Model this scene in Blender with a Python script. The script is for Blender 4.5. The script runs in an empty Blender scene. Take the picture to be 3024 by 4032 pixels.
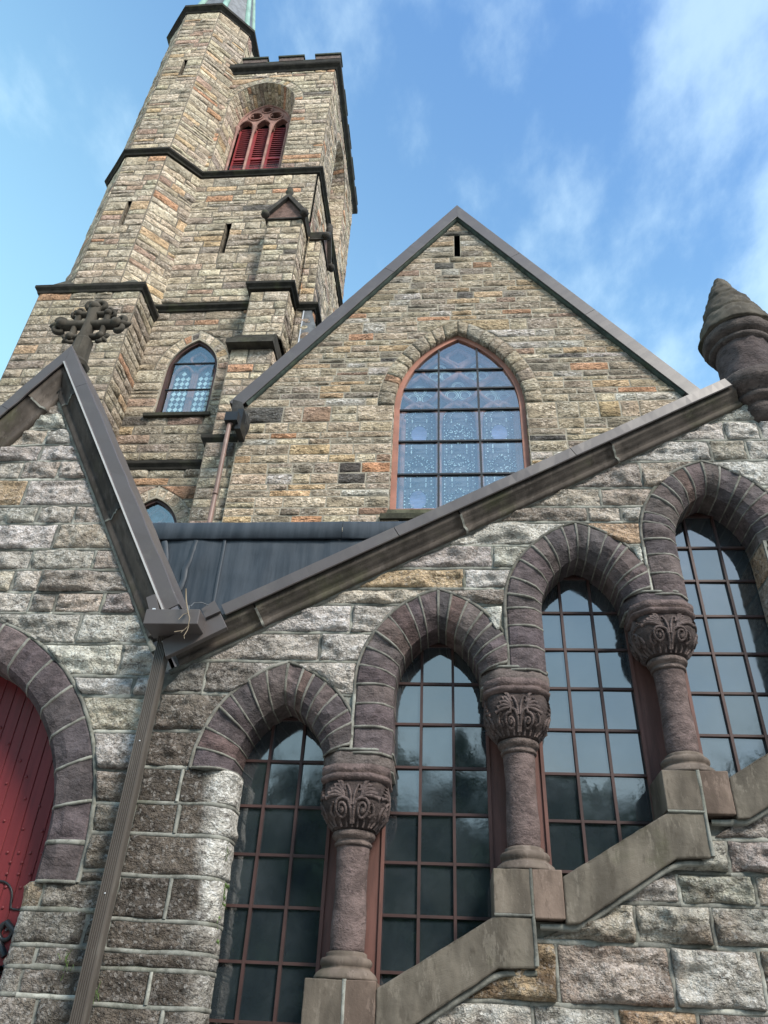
import bpy, math, random
import numpy as np
from mathutils import Vector, Matrix
R = math.radians
sc = bpy.context.scene
COL = sc.collection

# ---------------------------------------------------------------- camera
F_PX, PITCH, ROLL, YAW = 3030.0, R(35.15), R(2.936), R(-5.832)      # for a 3024 x 4032 picture
CAM = np.array([0.0, 0.0, 1.6])
_f = np.array([math.sin(YAW) * math.cos(PITCH), math.cos(YAW) * math.cos(PITCH), math.sin(PITCH)])
_r = np.array([math.cos(YAW), -math.sin(YAW), 0.0]); _u = np.cross(_r, _f)
_r2 = math.cos(ROLL) * _r + math.sin(ROLL) * _u; _u2 = -math.sin(ROLL) * _r + math.cos(ROLL) * _u
cam_d = bpy.data.cameras.new('camera'); cam = bpy.data.objects.new('camera', cam_d); COL.objects.link(cam)
cam.matrix_world = Matrix(((_r2[0], _u2[0], -_f[0], CAM[0]), (_r2[1], _u2[1], -_f[1], CAM[1]), (_r2[2], _u2[2], -_f[2], CAM[2]), (0, 0, 0, 1)))
cam_d.sensor_fit = 'VERTICAL'; cam_d.sensor_height = 36.0; cam_d.lens = 36.0 * F_PX / 4032.0
cam_d.clip_start = 0.05; cam_d.clip_end = 2000.0
sc.camera = cam

# ---------------------------------------------------------------- light
SUN_EL, SUN_AZ = R(42), R(140)        # azimuth clockwise from +Y: behind the viewer, to the right
world = bpy.data.worlds.new('World'); sc.world = world; world.use_nodes = True
wn = world.node_tree.nodes; wl = world.node_tree.links; wn.clear()
def W(t, **k):
    n = wn.new(t)
    for a, b in k.items(): setattr(n, a, b)
    return n
out = W('ShaderNodeOutputWorld'); bg = W('ShaderNodeBackground'); bg.inputs['Strength'].default_value = 0.15
sky = W('ShaderNodeTexSky', sky_type='NISHITA', sun_disc=False, sun_elevation=SUN_EL, sun_rotation=SUN_AZ, air_density=1.0, dust_density=0.6, ozone_density=1.0, altitude=50)
tc = W('ShaderNodeTexCoord'); sep = W('ShaderNodeSeparateXYZ'); wl.new(tc.outputs['Generated'], sep.inputs[0])
zc = W('ShaderNodeMath', operation='ADD'); wl.new(sep.outputs['Z'], zc.inputs[0]); zc.inputs[1].default_value = 0.22
dx = W('ShaderNodeMath', operation='DIVIDE'); wl.new(sep.outputs['X'], dx.inputs[0]); wl.new(zc.outputs[0], dx.inputs[1])
dy = W('ShaderNodeMath', operation='DIVIDE'); wl.new(sep.outputs['Y'], dy.inputs[0]); wl.new(zc.outputs[0], dy.inputs[1])
cmb = W('ShaderNodeCombineXYZ'); wl.new(dx.outputs[0], cmb.inputs[0]); wl.new(dy.outputs[0], cmb.inputs[1])
mp = W('ShaderNodeMapping'); wl.new(cmb.outputs[0], mp.inputs[0]); mp.inputs['Rotation'].default_value = (0, 0, R(35)); mp.inputs['Scale'].default_value = (1.0, 0.62, 1.0); mp.inputs['Location'].default_value = (12.2, 0.7, 0)
n1 = W('ShaderNodeTexNoise'); wl.new(mp.outputs[0], n1.inputs['Vector']); n1.inputs['Scale'].default_value = 4.2; n1.inputs['Detail'].default_value = 2; n1.inputs['Roughness'].default_value = 0.5
n2 = W('ShaderNodeTexNoise'); wl.new(mp.outputs[0], n2.inputs['Vector']); n2.inputs['Scale'].default_value = 9.0; n2.inputs['Detail'].default_value = 6; n2.inputs['Roughness'].default_value = 0.58
ad = W('ShaderNodeMath', operation='MULTIPLY_ADD'); wl.new(n2.outputs['Fac'], ad.inputs[0]); ad.inputs[1].default_value = 0.8
wl.new(n1.outputs['Fac'], ad.inputs[2])
east = W('ShaderNodeMath', operation='MULTIPLY_ADD'); wl.new(dx.outputs[0], east.inputs[0]); east.inputs[1].default_value = 0.30; wl.new(ad.outputs[0], east.inputs[2])
mr = W('ShaderNodeMapRange', interpolation_type='SMOOTHSTEP'); wl.new(east.outputs[0], mr.inputs['Value']); mr.inputs['From Min'].default_value = 0.88; mr.inputs['From Max'].default_value = 1.20
mr.inputs['To Max'].default_value = 0.42
cm = W('ShaderNodeMix', data_type='RGBA'); wl.new(mr.outputs['Result'], cm.inputs['Factor']); hs_ = W('ShaderNodeHueSaturation'); hs_.inputs['Saturation'].default_value = 1.22; wl.new(sky.outputs[0], hs_.inputs['Color']); hzf = W('ShaderNodeMapRange', interpolation_type='SMOOTHSTEP'); zx = W('ShaderNodeMath', operation='MULTIPLY_ADD'); wl.new(sep.outputs['X'], zx.inputs[0]); zx.inputs[1].default_value = 0.30; wl.new(sep.outputs['Z'], zx.inputs[2]); wl.new(zx.outputs[0], hzf.inputs['Value']); hzf.inputs['From Min'].default_value = 1.10; hzf.inputs['From Max'].default_value = 0.16; hzf.inputs['To Max'].default_value = 0.9
hzc = W('ShaderNodeMapRange'); wl.new(sep.outputs['Z'], hzc.inputs['Value']); hzc.inputs['From Min'].default_value = 0.55; hzc.inputs['From Max'].default_value = 0.1
hzm = W('ShaderNodeMix', data_type='RGBA'); wl.new(hzc.outputs['Result'], hzm.inputs['Factor']); hzm.inputs['A'].default_value = (1.9, 3.4, 4.0, 1); hzm.inputs['B'].default_value = (3.4, 3.9, 3.9, 1)
hz = W('ShaderNodeMix', data_type='RGBA'); wl.new(hzf.outputs['Result'], hz.inputs['Factor']); wl.new(hs_.outputs[0], hz.inputs['A']); wl.new(hzm.outputs['Result'], hz.inputs['B'])
wl.new(hz.outputs['Result'], cm.inputs['A'])
cm.inputs['B'].default_value = (3.2, 4.1, 4.5, 1)
wl.new(cm.outputs['Result'], bg.inputs['Color']); wl.new(bg.outputs[0], out.inputs['Surface'])
sun_d = bpy.data.lights.new('sun', 'SUN'); sun = bpy.data.objects.new('sun', sun_d); COL.objects.link(sun)
sun_d.energy = 2.25; sun_d.angle = R(16); sun_d.color = (1.0, 0.93, 0.83)
sun.rotation_euler = (math.pi / 2 - SUN_EL, 0, math.pi - SUN_AZ + math.pi)
_sd = Vector((math.sin(SUN_AZ) * math.cos(SUN_EL), math.cos(SUN_AZ) * math.cos(SUN_EL), math.sin(SUN_EL)))
sun.rotation_euler = _sd.to_track_quat('Z', 'Y').to_euler(); sun.location = _sd * 60
sc.view_settings.view_transform = 'Standard'; sc.view_settings.look = 'None'; sc.view_settings.gamma = 1; sc.view_settings.exposure = 1.15
sc.render.engine = 'CYCLES'
sc.cycles.max_bounces = 5; sc.cycles.diffuse_bounces = 2; sc.cycles.glossy_bounces = 3; sc.cycles.transparent_max_bounces = 8

# ---------------------------------------------------------------- numeric helpers
rng = np.random.default_rng(7)
def hsh(i, j, k):
    h = (i * 374761393 + j * 668265263 + k * 2147483647 + 1013904223) & 0xffffffff
    h = ((h ^ (h >> 13)) * 1274126177) & 0xffffffff
    h = ((h ^ (h >> 15)) * 2246822519) & 0xffffffff
    return ((h ^ (h >> 16)) & 0xffff) / 32767.5 - 1.0
def vn(p):
    p = np.asarray(p, float); i = np.floor(p).astype(np.int64); f = p - i; f = f * f * (3 - 2 * f)
    o = 0
    for a in (0, 1):
        for b in (0, 1):
            for c in (0, 1):
                w = (f[..., 0] if a else 1 - f[..., 0]) * (f[..., 1] if b else 1 - f[..., 1]) * (f[..., 2] if c else 1 - f[..., 2])
                o = o + w * hsh(i[..., 0] + a, i[..., 1] + b, i[..., 2] + c)
    return o
def fbm(p, oct=3):
    o = 0; a = 1.0; p = np.asarray(p, float)
    for k in range(oct):
        o = o + a * vn(p); p = p * 2.03 + 17.3; a *= 0.5
    return o
def proj(P):
    d = np.asarray(P, float) - CAM
    x, y, z = d @ _r2, d @ (-_u2), d @ _f
    z = np.where(z < 0.05, 0.05, z)
    return x / z * F_PX + 1512, y / z * F_PX + 2016

# ---------------------------------------------------------------- object helpers
def link(o, parent=None):
    COL.objects.link(o)
    if parent is not None:
        o.parent = parent
        root = parent
        while root.parent is not None: root = root.parent
        if parent is root: o.matrix_parent_inverse = Matrix.Translation(-root.location)
    return o
def tag(o, label=None, cat=None, group=None, kind=None):
    if label: o['label'] = label
    if cat: o['category'] = cat
    if group: o['group'] = group
    if kind: o['kind'] = kind
    return o
def empty(name, loc, label, cat, group=None):
    o = bpy.data.objects.new(name, None); COL.objects.link(o); o.location = loc; o.empty_display_size = 0.3
    return tag(o, label, cat, group)
class MB:
    """collects geometry; build() links it as one mesh object"""
    def __init__(s): s.v = []; s.f = []; s.t = []; s.n = 0
    def add(s, verts, faces, tint=(0.5, 0.5, 0.5, 0.0)):
        v = np.asarray(verts, float).reshape(-1, 3); s.v.append(v)
        s.f += [tuple(i + s.n for i in q) for q in faces]; s.n += len(v)
        t = np.asarray(tint, float)
        s.t.append(np.tile(t, (len(v), 1)) if t.ndim == 1 else t)
        return s
    def box(s, x0, x1, y0, y1, z0, z1, tint=(0.5, 0.5, 0.5, 0.0)):
        return s.add([(x0, y0, z0), (x1, y0, z0), (x1, y1, z0), (x0, y1, z0), (x0, y0, z1), (x1, y0, z1), (x1, y1, z1), (x0, y1, z1)],
                     [(0, 3, 2, 1), (4, 5, 6, 7), (0, 1, 5, 4), (1, 2, 6, 5), (2, 3, 7, 6), (3, 0, 4, 7)], tint)
    def grid(s, P, tint=(0.5, 0.5, 0.5, 0.0), wrap=False):
        a, b = P.shape[:2]
        q = [(i * b + j, i * b + j + 1, (i + 1) * b + j + 1, (i + 1) * b + j) for i in range(a - 1) for j in range(b - 1)]
        if wrap: q += [(i * b + b - 1, i * b, (i + 1) * b, (i + 1) * b + b - 1) for i in range(a - 1)]
        return s.add(P.reshape(-1, 3), q, tint)
    def tube(s, pts, rad, n=6, tint=(0.5, 0.5, 0.5, 0.0), cap=True):
        pts = np.asarray(pts, float); m = len(pts); rad = np.broadcast_to(rad, (m,))
        tg = np.gradient(pts, axis=0); tg /= np.linalg.norm(tg, axis=1)[:, None] + 1e-9
        ref = np.array([0.13, 0.9, 0.31]); P = np.zeros((m, n, 3))
        for i in range(m):
            a = np.cross(tg[i], ref); a /= np.linalg.norm(a) + 1e-9; b = np.cross(tg[i], a)
            for j in range(n):
                th = 2 * math.pi * j / n; P[i, j] = pts[i] + rad[i] * (math.cos(th) * a + math.sin(th) * b)
        base = s.n; s.grid(P, tint, wrap=True)
        if cap: s.f += [tuple(base + j for j in range(n)), tuple(base + (m - 1) * n + j for j in range(n))[::-1]]
        return s
    def lathe(s, prof, cx, cy, n=24, tint=(0.5, 0.5, 0.5, 0.0), shape=None, noise=0.0, nscale=8.0):
        P = np.zeros((len(prof), n, 3))
        for i, (r, z) in enumerate(prof):
            for j in range(n):
                th = 2 * math.pi * (j + 0.5) / n; k = shape(th) if shape else 1.0
                P[i, j] = (cx + r * k * math.cos(th), cy + r * k * math.sin(th), z)
        if noise:
            q = fbm(P * nscale, 3)
            d = P - np.array([cx, cy, 0]); d[..., 2] = 0; d /= np.linalg.norm(d, axis=-1, keepdims=True) + 1e-6
            P = P + d * (q * noise)[..., None]
        base = s.n; s.grid(P, tint, wrap=True); m = len(prof)
        s.f += [tuple(base + j for j in range(n))[::-1], tuple(base + (m - 1) * n + j for j in range(n))]
        return s
    def prism(s, poly, fr, h0, h1, tint=(0.5, 0.5, 0.5, 0.0)):
        n = len(poly); v = [fr(u, w, h0) for u, w in poly] + [fr(u, w, h1) for u, w in poly]
        return s.add(v, [tuple(range(n))[::-1], tuple(range(n, 2 * n))] + [(i, (i + 1) % n, n + (i + 1) % n, n + i) for i in range(n)], tint)
    def build(s, name, mat, parent=None, smooth=False, attr=True):
        me = bpy.data.meshes.new(name); V = np.concatenate(s.v)
        me.from_pydata(V.tolist(), [], s.f); me.materials.append(mat)
        if attr:
            at = me.color_attributes.new('tint', 'FLOAT_COLOR', 'POINT'); T = np.concatenate(s.t).astype(np.float32)
            if T.shape[1] == 3: T = np.hstack([T, np.zeros((len(T), 1), np.float32)])
            at.data.foreach_set('color', T.ravel())
        if smooth: me.polygons.foreach_set('use_smooth', [True] * len(me.polygons))
        me.update()
        o = bpy.data.objects.new(name, me)
        return link(o, parent)
def front(Y): return lambda u, v, h: (u, Y - h, v)
def rightf(X): return lambda u, v, h: (X + h, u, v)
def oblique(O, U, N):
    return lambda u, v, h: (O[0] + u * U[0] + h * N[0], O[1] + u * U[1] + h * N[1], v)

# ---------------------------------------------------------------- materials
def new_mat(name):
    m = bpy.data.materials.new(name); m.use_nodes = True; nt = m.node_tree; nt.nodes.clear()
    o = nt.nodes.new('ShaderNodeOutputMaterial'); b = nt.nodes.new('ShaderNodeBsdfPrincipled'); nt.links.new(b.outputs[0], o.inputs[0])
    return m, nt, b
def nd(nt, t, **k):
    n = nt.nodes.new(t)
    for a, b in k.items():
        if a.startswith('i_'): n.inputs[a[2:].replace('_', ' ')].default_value = b
        else: setattr(n, a, b)
    return n
def noise(nt, vec, scale, detail=5, rough=0.55, dist=0.0):
    n = nd(nt, 'ShaderNodeTexNoise'); nt.links.new(vec, n.inputs['Vector'])
    n.inputs['Scale'].default_value = scale; n.inputs['Detail'].default_value = detail; n.inputs['Roughness'].default_value = rough; n.inputs['Distortion'].default_value = dist
    return n.outputs['Fac']
def rng_map(nt, v, a, b, c=0.0, d=1.0, smooth=True):
    n = nd(nt, 'ShaderNodeMapRange', interpolation_type='SMOOTHSTEP' if smooth else 'LINEAR'); nt.links.new(v, n.inputs['Value'])
    for k, x in zip(('From Min', 'From Max', 'To Min', 'To Max'), (a, b, c, d)): n.inputs[k].default_value = x
    return n.outputs['Result']
def mix(nt, fac, a, b, blend='MIX'):
    n = nd(nt, 'ShaderNodeMix', data_type='RGBA', blend_type=blend)
    for s, x in (('Factor', fac), ('A', a), ('B', b)):
        if hasattr(x, 'is_output'): nt.links.new(x, n.inputs[s])
        else: n.inputs[s].default_value = x if s == 'Factor' else (*x, 1)
    return n.outputs['Result']
def math_(nt, op, a, b):
    n = nd(nt, 'ShaderNodeMath', operation=op)
    for i, x in enumerate((a, b)):
        if hasattr(x, 'is_output'): nt.links.new(x, n.inputs[i])
        else: n.inputs[i].default_value = x
    return n.outputs[0]
def coords(nt, scale=(1, 1, 1), attr=True):
    g = nd(nt, 'ShaderNodeNewGeometry'); mpn = nd(nt, 'ShaderNodeMapping'); nt.links.new(g.outputs['Position'], mpn.inputs['Vector']); mpn.inputs['Scale'].default_value = scale
    if not attr: return mpn.outputs[0], None
    a = nd(nt, 'ShaderNodeAttribute', attribute_name='tint')
    s = nd(nt, 'ShaderNodeVectorMath', operation='MULTIPLY_ADD')
    c = nd(nt, 'ShaderNodeCombineXYZ')
    for i in range(3): nt.links.new(a.outputs['Alpha'], c.inputs[i])
    nt.links.new(c.outputs[0], s.inputs[0]); s.inputs[1].default_value = (31.0, 17.0, 53.0); nt.links.new(mpn.outputs[0], s.inputs[2])
    return s.outputs[0], a.outputs['Color']
def bump(nt, bsdf, h, strength, dist, normal=None):
    b = nd(nt, 'ShaderNodeBump'); b.inputs['Strength'].default_value = strength; b.inputs['Distance'].default_value = dist; nt.links.new(h, b.inputs['Height'])
    if normal is not None: nt.links.new(normal, b.inputs['Normal'])
    nt.links.new(b.outputs[0], bsdf.inputs['Normal']); return b.outputs[0]
def stone_mat(name, k=1.0, bed=2.2, pale=(0.46, 0.45, 0.41), pale_amt=0.55, soot=(0.045, 0.043, 0.04), soot_amt=0.6, speck=0.0, bs=0.7, bd=0.03, moss=0.0, rough=0.9, p0=0.56, s0=0.56, mul=None):
    m, nt, b = new_mat(name); vec, tint = coords(nt, (1, 1, bed))
    if mul: tint = mix(nt, 1.0, tint, mul, 'MULTIPLY')
    vec1, _ = coords(nt, (1, 1, 1))
    nA = noise(nt, vec, 3.2 * k, 3, 0.62, 0.0); nB = noise(nt, vec, 9 * k, 4, 0.68, 0.0); nC = noise(nt, vec1, 34 * k, 2, 0.7); nD = noise(nt, vec1, 2.1 * k, 2, 0.6, 0.0)
    c = mix(nt, 1.0, tint, mix(nt, rng_map(nt, nA, 0.3, 0.72), (0.60, 0.59, 0.57), (1.30, 1.28, 1.24)), 'MULTIPLY')
    sm = math_(nt, 'MULTIPLY', rng_map(nt, nB, s0, s0 + 0.09), soot_amt); c0 = mix(nt, 1.0, tint, soot, 'MULTIPLY'); c = mix(nt, sm, c, c0)
    pm = math_(nt, 'MULTIPLY', math_(nt, 'MULTIPLY', rng_map(nt, noise(nt, vec, 14 * k, 4, 0.72, 0.0), p0, p0 + 0.07), rng_map(nt, nD, 0.34, 0.55)), pale_amt); c1 = mix(nt, 1.0, tint, pale, 'MULTIPLY'); c = mix(nt, pm, c, c1)
    if speck:
        v = nd(nt, 'ShaderNodeTexVoronoi'); nt.links.new(vec1, v.inputs['Vector']); v.inputs['Scale'].default_value = 95
        sp = math_(nt, 'MULTIPLY', rng_map(nt, v.outputs['Color'], 0.35, 0.8), speck)
        c = mix(nt, sp, c, (0.055, 0.05, 0.05)); 
        v2 = nd(nt, 'ShaderNodeTexVoronoi'); nt.links.new(vec1, v2.inputs['Vector']); v2.inputs['Scale'].default_value = 60
        c = mix(nt, math_(nt, 'MULTIPLY', rng_map(nt, v2.outputs['Color'], 0.62, 0.9), speck * 0.8), c, (0.62, 0.6, 0.57))
    if moss: c = mix(nt, math_(nt, 'MULTIPLY', rng_map(nt, noise(nt, vec1, 1.7, 5, 0.65), 0.52, 0.7), moss), c, (0.075, 0.085, 0.035))
    nt.links.new(c, b.inputs['Base Color']); b.inputs['Roughness'].default_value = rough; b.inputs['Specular IOR Level'].default_value = 0.25
    h = math_(nt, 'ADD', math_(nt, 'ADD', nB, math_(nt, 'MULTIPLY', nC, 0.45)), math_(nt, 'MULTIPLY', nA, 0.6))
    bump(nt, b, h, bs, bd); return m
def flat_mat(name, col, rough=0.6, metal=0.0, spec=0.4, var=0.12, vs=3.0, bs=0.0, bd=0.004, bscale=40.0, dirt=None, dirt_amt=0.0, stretch=(1, 1, 1)):
    m, nt, b = new_mat(name); vec, _ = coords(nt, stretch, attr=False)
    n = noise(nt, vec, vs, 4, 0.6)
    c = mix(nt, rng_map(nt, n, 0.3, 0.7), tuple(x * (1 - var) for x in col), tuple(min(1, x * (1 + var)) for x in col))
    if dirt: c = mix(nt, math_(nt, 'MULTIPLY', rng_map(nt, noise(nt, vec, vs * 2.3, 4, 0.68), 0.52, 0.7), dirt_amt), c, dirt)
    nt.links.new(c, b.inputs['Base Color']); b.inputs['Roughness'].default_value = rough; b.inputs['Metallic'].default_value = metal; b.inputs['Specular IOR Level'].default_value = spec
    if bs: bump(nt, b, noise(nt, vec, bscale, 4, 0.6), bs, bd)
    return m
M = {}
M['rubble'] = stone_mat('weathered_rubble_stone', 1.0, 2.2, pale=(1.75, 1.8, 1.9), pale_amt=0.95, soot=(0.2, 0.2, 0.2), soot_amt=0.8, bs=1.0, bd=0.07, p0=0.50, s0=0.53)
M['tower'] = stone_mat('tower_stone', 1.0, 1.45, pale=(1.5, 1.55, 1.62), pale_amt=1.0, soot=(0.26, 0.25, 0.24), soot_amt=0.75, bs=1.0, bd=0.07, p0=0.50, s0=0.53)
M['granite'] = stone_mat('rock_faced_granite', 2.0, 1.5, pale=(1.55, 1.58, 1.62), pale_amt=0.75, soot=(0.3, 0.28, 0.27), soot_amt=0.8, speck=0.30, bs=1.0, bd=0.036, p0=0.50, s0=0.54)
M['brown'] = stone_mat('purple_brown_sandstone', 2.2, 1.6, pale=(1.8, 1.75, 1.75), pale_amt=0.45, soot=(0.4, 0.38, 0.4), soot_amt=0.6, bs=0.8, bd=0.016, p0=0.55, s0=0.56)
M['tooled'] = stone_mat('tooled_sandstone', 1.6, 0.35, pale=(1.7, 1.7, 1.7), pale_amt=0.4, soot=(0.45, 0.43, 0.4), soot_amt=0.45, bs=0.4, bd=0.008, moss=0.4, p0=0.55)
M['dark'] = stone_mat('blackened_moulding_stone', 1.6, 1.0, pale=(2.2, 2.2, 2.0), pale_amt=0.25, soot=(0.5, 0.5, 0.5), soot_amt=0.7, bs=0.4, bd=0.012, moss=0.35)
M['mortar'] = stone_mat('grey_pointing_mortar', 3.0, 1.0, pale=(1.5, 1.5, 1.5), pale_amt=0.5, soot=(0.45, 0.45, 0.42), soot_amt=0.6, bs=0.5, bd=0.006, moss=0.3, mul=(0.44, 0.45, 0.41))
M['mortar_arch'] = stone_mat('dull_arch_mortar', 3.0, 1.0, pale=(1.6, 1.6, 1.6), pale_amt=0.5, soot=(0.4, 0.4, 0.38), soot_amt=0.6, bs=0.5, bd=0.006, moss=0.25, mul=(0.36, 0.355, 0.32))
M['mortar_tower'] = flat_mat('grey_brown_mortar', (0.19, 0.165, 0.13), 0.95, spec=0.2, var=0.3, vs=2, bs=0.4, bd=0.01, bscale=30, dirt=(0.08, 0.07, 0.055), dirt_amt=0.5)
M['mortar_far'] = flat_mat('buff_mortar', (0.33, 0.295, 0.235), 0.95, spec=0.2, var=0.25, vs=3, bs=0.4, bd=0.01, bscale=30, dirt=(0.10, 0.09, 0.07), dirt_amt=0.5)
M['flash'] = flat_mat('brown_metal_flashing', (0.088, 0.076, 0.073), 0.42, metal=0.0, spec=0.5, var=0.08, vs=1.2, bs=0.08, bd=0.01, bscale=5, dirt=(0.13, 0.12, 0.105), dirt_amt=0.4)
M['flash_edge'] = flat_mat('pale_metal_hem', (0.45, 0.44, 0.43), 0.4, spec=0.5)
M['pipe'] = flat_mat('brown_downspout_paint', (0.085, 0.074, 0.064), 0.4, spec=0.5, var=0.12, vs=1.5, dirt=(0.17, 0.16, 0.14), dirt_amt=0.35, stretch=(3, 3, 0.6))
M['copper'] = flat_mat('pinkish_pipe_paint', (0.20, 0.125, 0.10), 0.5, spec=0.4, var=0.15, vs=2, dirt=(0.30, 0.23, 0.19), dirt_amt=0.4)
M['black'] = flat_mat('black_paint', (0.012, 0.013, 0.015), 0.45, spec=0.4)
M['iron'] = flat_mat('black_iron', (0.014, 0.016, 0.018), 0.45, spec=0.5, bs=0.2, bd=0.003)
M['patina'] = flat_mat('green_copper', (0.20, 0.33, 0.27), 0.6, var=0.2, vs=2)
M['slate'] = flat_mat('grey_slate', (0.13, 0.14, 0.15), 0.6, var=0.3, vs=5, bs=0.5, bd=0.02, bscale=12)
M['frame'] = flat_mat('brown_window_paint', (0.055, 0.028, 0.025), 0.55, var=0.25, vs=4, bs=0.15, bd=0.004, bscale=30, dirt=(0.055, 0.035, 0.03), dirt_amt=0.6)
M['board'] = flat_mat('red_brown_board_paint', (0.125, 0.058, 0.047), 0.6, var=0.25, vs=3, bs=0.2, bd=0.004, bscale=25, dirt=(0.07, 0.04, 0.033), dirt_amt=0.6, stretch=(4, 4, 0.6))
M['frame_pink'] = flat_mat('terracotta_frame_paint', (0.33, 0.145, 0.10), 0.6, var=0.18, vs=3, dirt=(0.20, 0.11, 0.08), dirt_amt=0.5)
M['tracery'] = flat_mat('pink_tracery_stone', (0.30, 0.165, 0.135), 0.85, var=0.25, vs=3, bs=0.3, bd=0.01, bscale=20, dirt=(0.13, 0.08, 0.07), dirt_amt=0.6)
M['louvre'] = flat_mat('dark_red_louvre_paint', (0.26, 0.03, 0.032), 0.55, var=0.2, vs=3)
M['slat'] = flat_mat('shade_darkened_red_slat_paint', (0.19, 0.022, 0.024), 0.6, var=0.2, vs=3)  # darker copy of the louvre red: shade between slats put into the colour
M['door'] = flat_mat('red_door_paint', (0.17, 0.026, 0.030), 0.42, var=0.12, vs=2.0, bs=0.08, bd=0.004, bscale=18, dirt=(0.10, 0.022, 0.024), dirt_amt=0.6, stretch=(9, 2, 0.5))
M['twig'] = flat_mat('dry_twig_bark', (0.26, 0.21, 0.15), 0.9)
M['leaf'] = flat_mat('small_plant_leaf', (0.075, 0.13, 0.03), 0.6, var=0.3, vs=20)
M['zinc'] = flat_mat('pale_zinc', (0.62, 0.64, 0.66), 0.4, metal=0.3)
M['ground'] = flat_mat('worn_paving', (0.27, 0.255, 0.23), 0.9, var=0.2, vs=0.6, bs=0.2, bd=0.01, bscale=20)
M['bark'] = flat_mat('tree_bark', (0.07, 0.055, 0.04), 0.9)
M['foliage'] = flat_mat('tree_foliage', (0.05, 0.075, 0.025), 0.8, var=0.35, vs=0.8)
M['void'] = flat_mat('dark_interior', (0.004, 0.004, 0.005), 0.9, spec=0.1)
M['roofing'] = flat_mat('roof_slates', (0.10, 0.10, 0.11), 0.7, var=0.2, vs=3)
# old dark glass: dusty, slightly wavy, strong reflection
def glass_mat(name, base, dust, dust_amt, rough, ior, wob=0.16, ws=3.0, streak=True):
    m, nt, b = new_mat(name); vec, tint = coords(nt, (1, 1, 1)); vs, _ = coords(nt, (9, 9, 2.2)); vl, _ = coords(nt, (1, 1, 1))
    d = math_(nt, 'MULTIPLY', rng_map(nt, noise(nt, vs if streak else vec, 2.2, 6, 0.7), 0.35, 0.75), dust_amt)
    c = mix(nt, d, base, dust)
    c = mix(nt, math_(nt, 'MULTIPLY', rng_map(nt, noise(nt, vl, 1.3, 4, 0.6), 0.5, 0.75), 0.5), c, (0.03, 0.04, 0.04))
    nt.links.new(c, b.inputs['Base Color'])
    nt.links.new(rng_map(nt, noise(nt, vec, 6.0, 4, 0.6), 0.3, 0.8, rough * 0.6, rough * 2.4), b.inputs['Roughness'])
    b.inputs['IOR'].default_value = ior
    h = math_(nt, 'ADD', noise(nt, vec, ws, 2, 0.4), math_(nt, 'MULTIPLY', noise(nt, vec, ws * 5, 2, 0.5), 0.12))
    bump(nt, b, h, wob, 0.02); return m
M['glass'] = glass_mat('old_dark_glass', (0.017, 0.025, 0.031), (0.075, 0.09, 0.10), 0.4, 0.055, 2.5, wob=0.11, streak=False)
M['lead_glass'] = glass_mat('pale_leaded_glass', (0.10, 0.17, 0.24), (0.22, 0.32, 0.40), 0.6, 0.2, 1.6, 0.1)
def storm_mat():
    m = bpy.data.materials.new('clear_storm_glazing'); m.use_nodes = True; nt = m.node_tree; nt.nodes.clear()
    o = nd(nt, 'ShaderNodeOutputMaterial'); t = nd(nt, 'ShaderNodeBsdfTransparent'); g = nd(nt, 'ShaderNodeBsdfGlossy'); x = nd(nt, 'ShaderNodeMixShader')
    t.inputs[0].default_value = (0.90, 0.93, 0.95, 1); g.inputs['Roughness'].default_value = 0.12; g.inputs[0].default_value = (0.95, 0.95, 0.95, 1)
    x.inputs[0].default_value = 0.15; nt.links.new(t.outputs[0], x.inputs[1]); nt.links.new(g.outputs[0], x.inputs[2]); nt.links.new(x.outputs[0], o.inputs[0])
    return m
M['storm'] = storm_mat()
M['stain'] = flat_mat('stained_glass_field', (0.12, 0.127, 0.135), 0.35, var=0.45, vs=2.5, dirt=(0.20, 0.23, 0.25), dirt_amt=0.5)
M['stain_pale'] = flat_mat('stained_glass_pale', (0.66, 0.85, 0.83), 0.4, var=0.1)
M['lead'] = flat_mat('lead_cames', (0.05, 0.085, 0.12), 0.5)
M['oval'] = flat_mat('painted_medallion_glass', (0.20, 0.24, 0.42), 0.4, var=0.2, vs=4, dirt=(0.40, 0.32, 0.36), dirt_amt=0.8, stretch=(1, 1, 4))
def membrane_mat():
    m, nt, b = new_mat('black_rubber_roofing'); vs, _ = coords(nt, (5, 5, 0.35), attr=False); vec, _ = coords(nt, (1, 1, 1), attr=False)
    n = noise(nt, vs, 2.0, 7, 0.7); c = mix(nt, rng_map(nt, n, 0.35, 0.7), (0.018, 0.026, 0.036), (0.046, 0.060, 0.076))
    nt.links.new(c, b.inputs['Base Color']); nt.links.new(rng_map(nt, n, 0.3, 0.7, 0.5, 0.75), b.inputs['Roughness']); b.inputs['Specular IOR Level'].default_value = 0.5
    bump(nt, b, noise(nt, vec, 2.5, 4, 0.5), 0.25, 0.03); return m
M['membrane'] = membrane_mat()

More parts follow.
